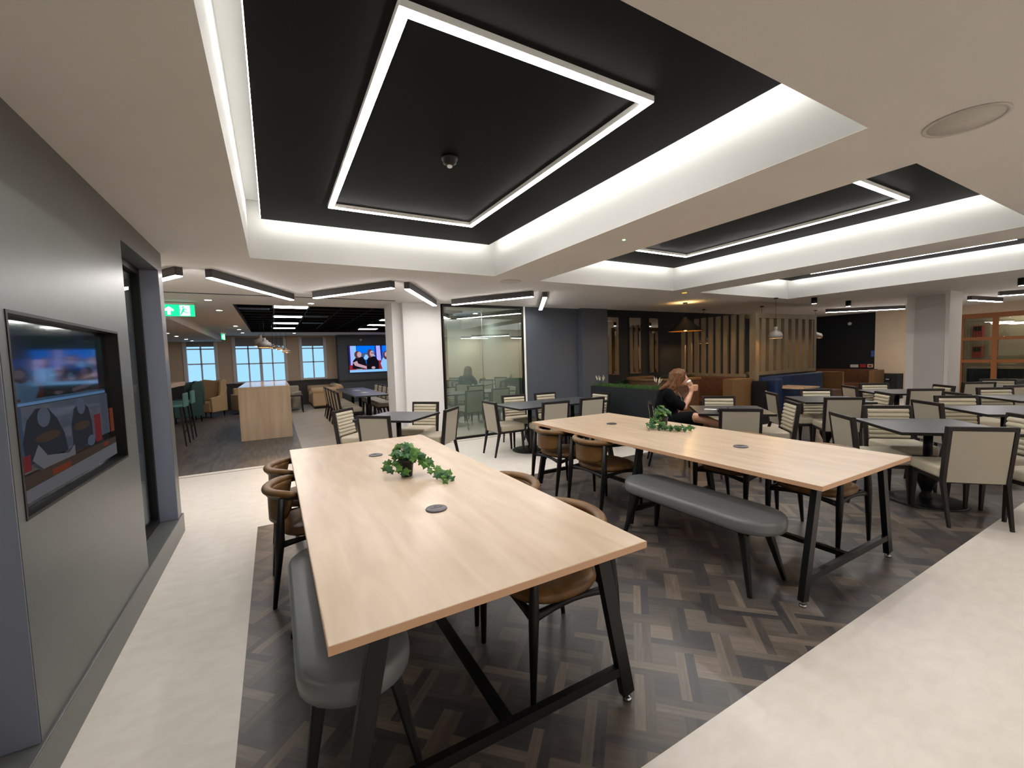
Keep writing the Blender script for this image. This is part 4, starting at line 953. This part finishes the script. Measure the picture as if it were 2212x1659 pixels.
def wing(x, y, rz, m, label):
    t = thing('wing_chair', label, 'armchair', (x, y, 0), rz)
    MB().box(-.33, .33, -.30, .32, .16, .46).build('seat', m, t, bevel=.05, seg=4)
    MB().prism([(-.30, .46), (-.36, .85), (-.30, 1.10), (0, 1.06), (.30, 1.10), (.36, .85), (.30, .46)], -.40, -.28, mx=Matrix(((1, 0, 0, 0), (0, 0, 1, 0), (0, 1, 0, 0), (0, 0, 0, 1)))).build('backrest', m, t, bevel=.03, seg=3)
    for s in (-1, 1):
        MB().prism([(-.34, .16), (.30, .16), (.32, .58), (-.05, .62), (-.12, 1.05), (-.34, 1.08)], s*.34-.04, s*.34+.04, mx=Matrix(((0, 0, 1, 0), (1, 0, 0, 0), (0, 1, 0, 0), (0, 0, 0, 1)))).build('wing', m, t, bevel=.025, seg=3)
        for yy in (-.3, .26): MB().tube([(s*.28, yy, 0), (s*.28, yy, .17)], [.014, .022], 8).build('leg', 'black_frame', t)
wing(-1.75, 15.2, R(150), 'beige_fabric', 'beige high backed wing chair below the left window'); wing(-2.15, 14.3, R(110), 'teal_dark', 'dark teal high backed wing chair behind the bar stools')
def sofa(x, y, rz, label):
    t = thing('tufted_sofa', label, 'sofa', (x, y, 0), rz)
    MB().box(-.75, .75, -.40, .40, .08, .42).build('seat', 'beige_leather', t, bevel=.05, seg=4)
    for s in (-1, 1):
        MB().box(s*.86-.11, s*.86+.11, -.40, .42, .08, .55).build('arm', 'beige_leather', t, bevel=.04, seg=4); MB().tube([(s*.86, -.40, .57), (s*.86, .44, .57)], .125, 16).build('arm_roll', 'beige_leather', t)
    b = MB().box(-.75, .75, -.50, -.32, .08, .62); b.tube([(-.86, -.42, .64), (.86, -.42, .64)], .12, 16)
    for i in range(9):
        for j in range(3): b.ball((-.68+.17*i+(j % 2)*.08, -.31, .48+.1*j), .05, 6, sc=(1, .5, 1))
    b.build('backrest', 'beige_leather', t)
    MB().box(-.9, .9, -.42, .38, .0, .078).build('plinth', 'brown_black_wood', t)
sofa(1.48, 16.05, R(90), 'beige buttoned sofa at the end of the lounge')
def side_table(x, y, label):
    t = thing('side_table', label, 'table', (x, y, 0)); MB().box(-.22, .22, -.22, .22, .50, .53).build('tabletop', 'brown_black_wood', t)
    for sx in (-1, 1):
        for s_ in (-1, 1): MB().bar((sx*.18, s_*.18, .5), (sx*.2, s_*.2, 0), .03, .03).build('leg', 'black_frame', t)
side_table(.53, 14.6, 'small dark side table between island and sofa')
def tubseat(x, y, rz, label, m):
    t = thing('lounge_armchair', label, 'armchair', (x, y, 0), rz)
    MB().box(-.3, .3, -.3, .3, .1, .42).build('seat', m, t, bevel=.05, seg=4); MB().box(-.34, .34, -.42, -.30, .1, .78).build('backrest', m, t, bevel=.05, seg=4)
    for s in (-1, 1): MB().box(s*.36-.05, s*.36+.05, -.4, .3, .1, .6).build('arm', m, t, bevel=.04, seg=4)
tubseat(-.70, 15.6, R(200), 'beige armchair peeping out at the left of the island', 'beige_fabric'); tubseat(.25, 15.3, R(160), 'grey armchair peeping out at the right of the island', 'taupe_back')
# bar with stools
t = thing('bar_counter', 'long wooden bar counter at the left edge of the lounge', 'counter', (-2.15, 11.2, 0))
MB().box(-.35, .35, -1.6, 1.1, 1.08, 1.16).build('worktop', 'oak_panel', t, bevel=.003); MB().box(-.3, .05, -1.5, 1.0, 0, 1.079).build('front', 'black_frame', t)
for i, (x, y) in enumerate(((-1.72, 10.15), (-1.72, 10.95))):
    t = thing('bar_stool', 'pale teal bar stool with low back, %s of two at the bar' % ('nearer', 'further')[i], 'stool', (x, y, 0), R(90), 'bar stools')
    MB().box(-.20, .20, -.20, .20, .74, .80).build('seat', 'teal', t, bevel=.02, seg=3); MB().box(-.20, .20, -.235, -.20, .74, 1.0).build('backrest', 'teal', t, bevel=.012, seg=3)
    for sx in (-1, 1):
        for s_ in (-1, 1): MB().bar((sx*.15, s_*.15, .74), (sx*.21, s_*.21, 0), .03, .03, .02, .02).build('leg', 'black_frame', t)
    MB().box(-.19, .19, -.19, -.17, .25, .27).box(-.19, .19, .17, .19, .25, .27).build('footrest', 'black_frame', t)
t = thing('curtain', 'dark curtain hanging at the left end of the lounge', 'curtain', (-2.75, 12.6, 0)); b = MB()
pts = [(.03*math.sin(k*1.3), -.5+k*.05) for k in range(21)]; b.prism(pts+[(x+.01, y) for x, y in pts[::-1]], .02, 2.28); b.build('drape', 'brown_black_wood', t)
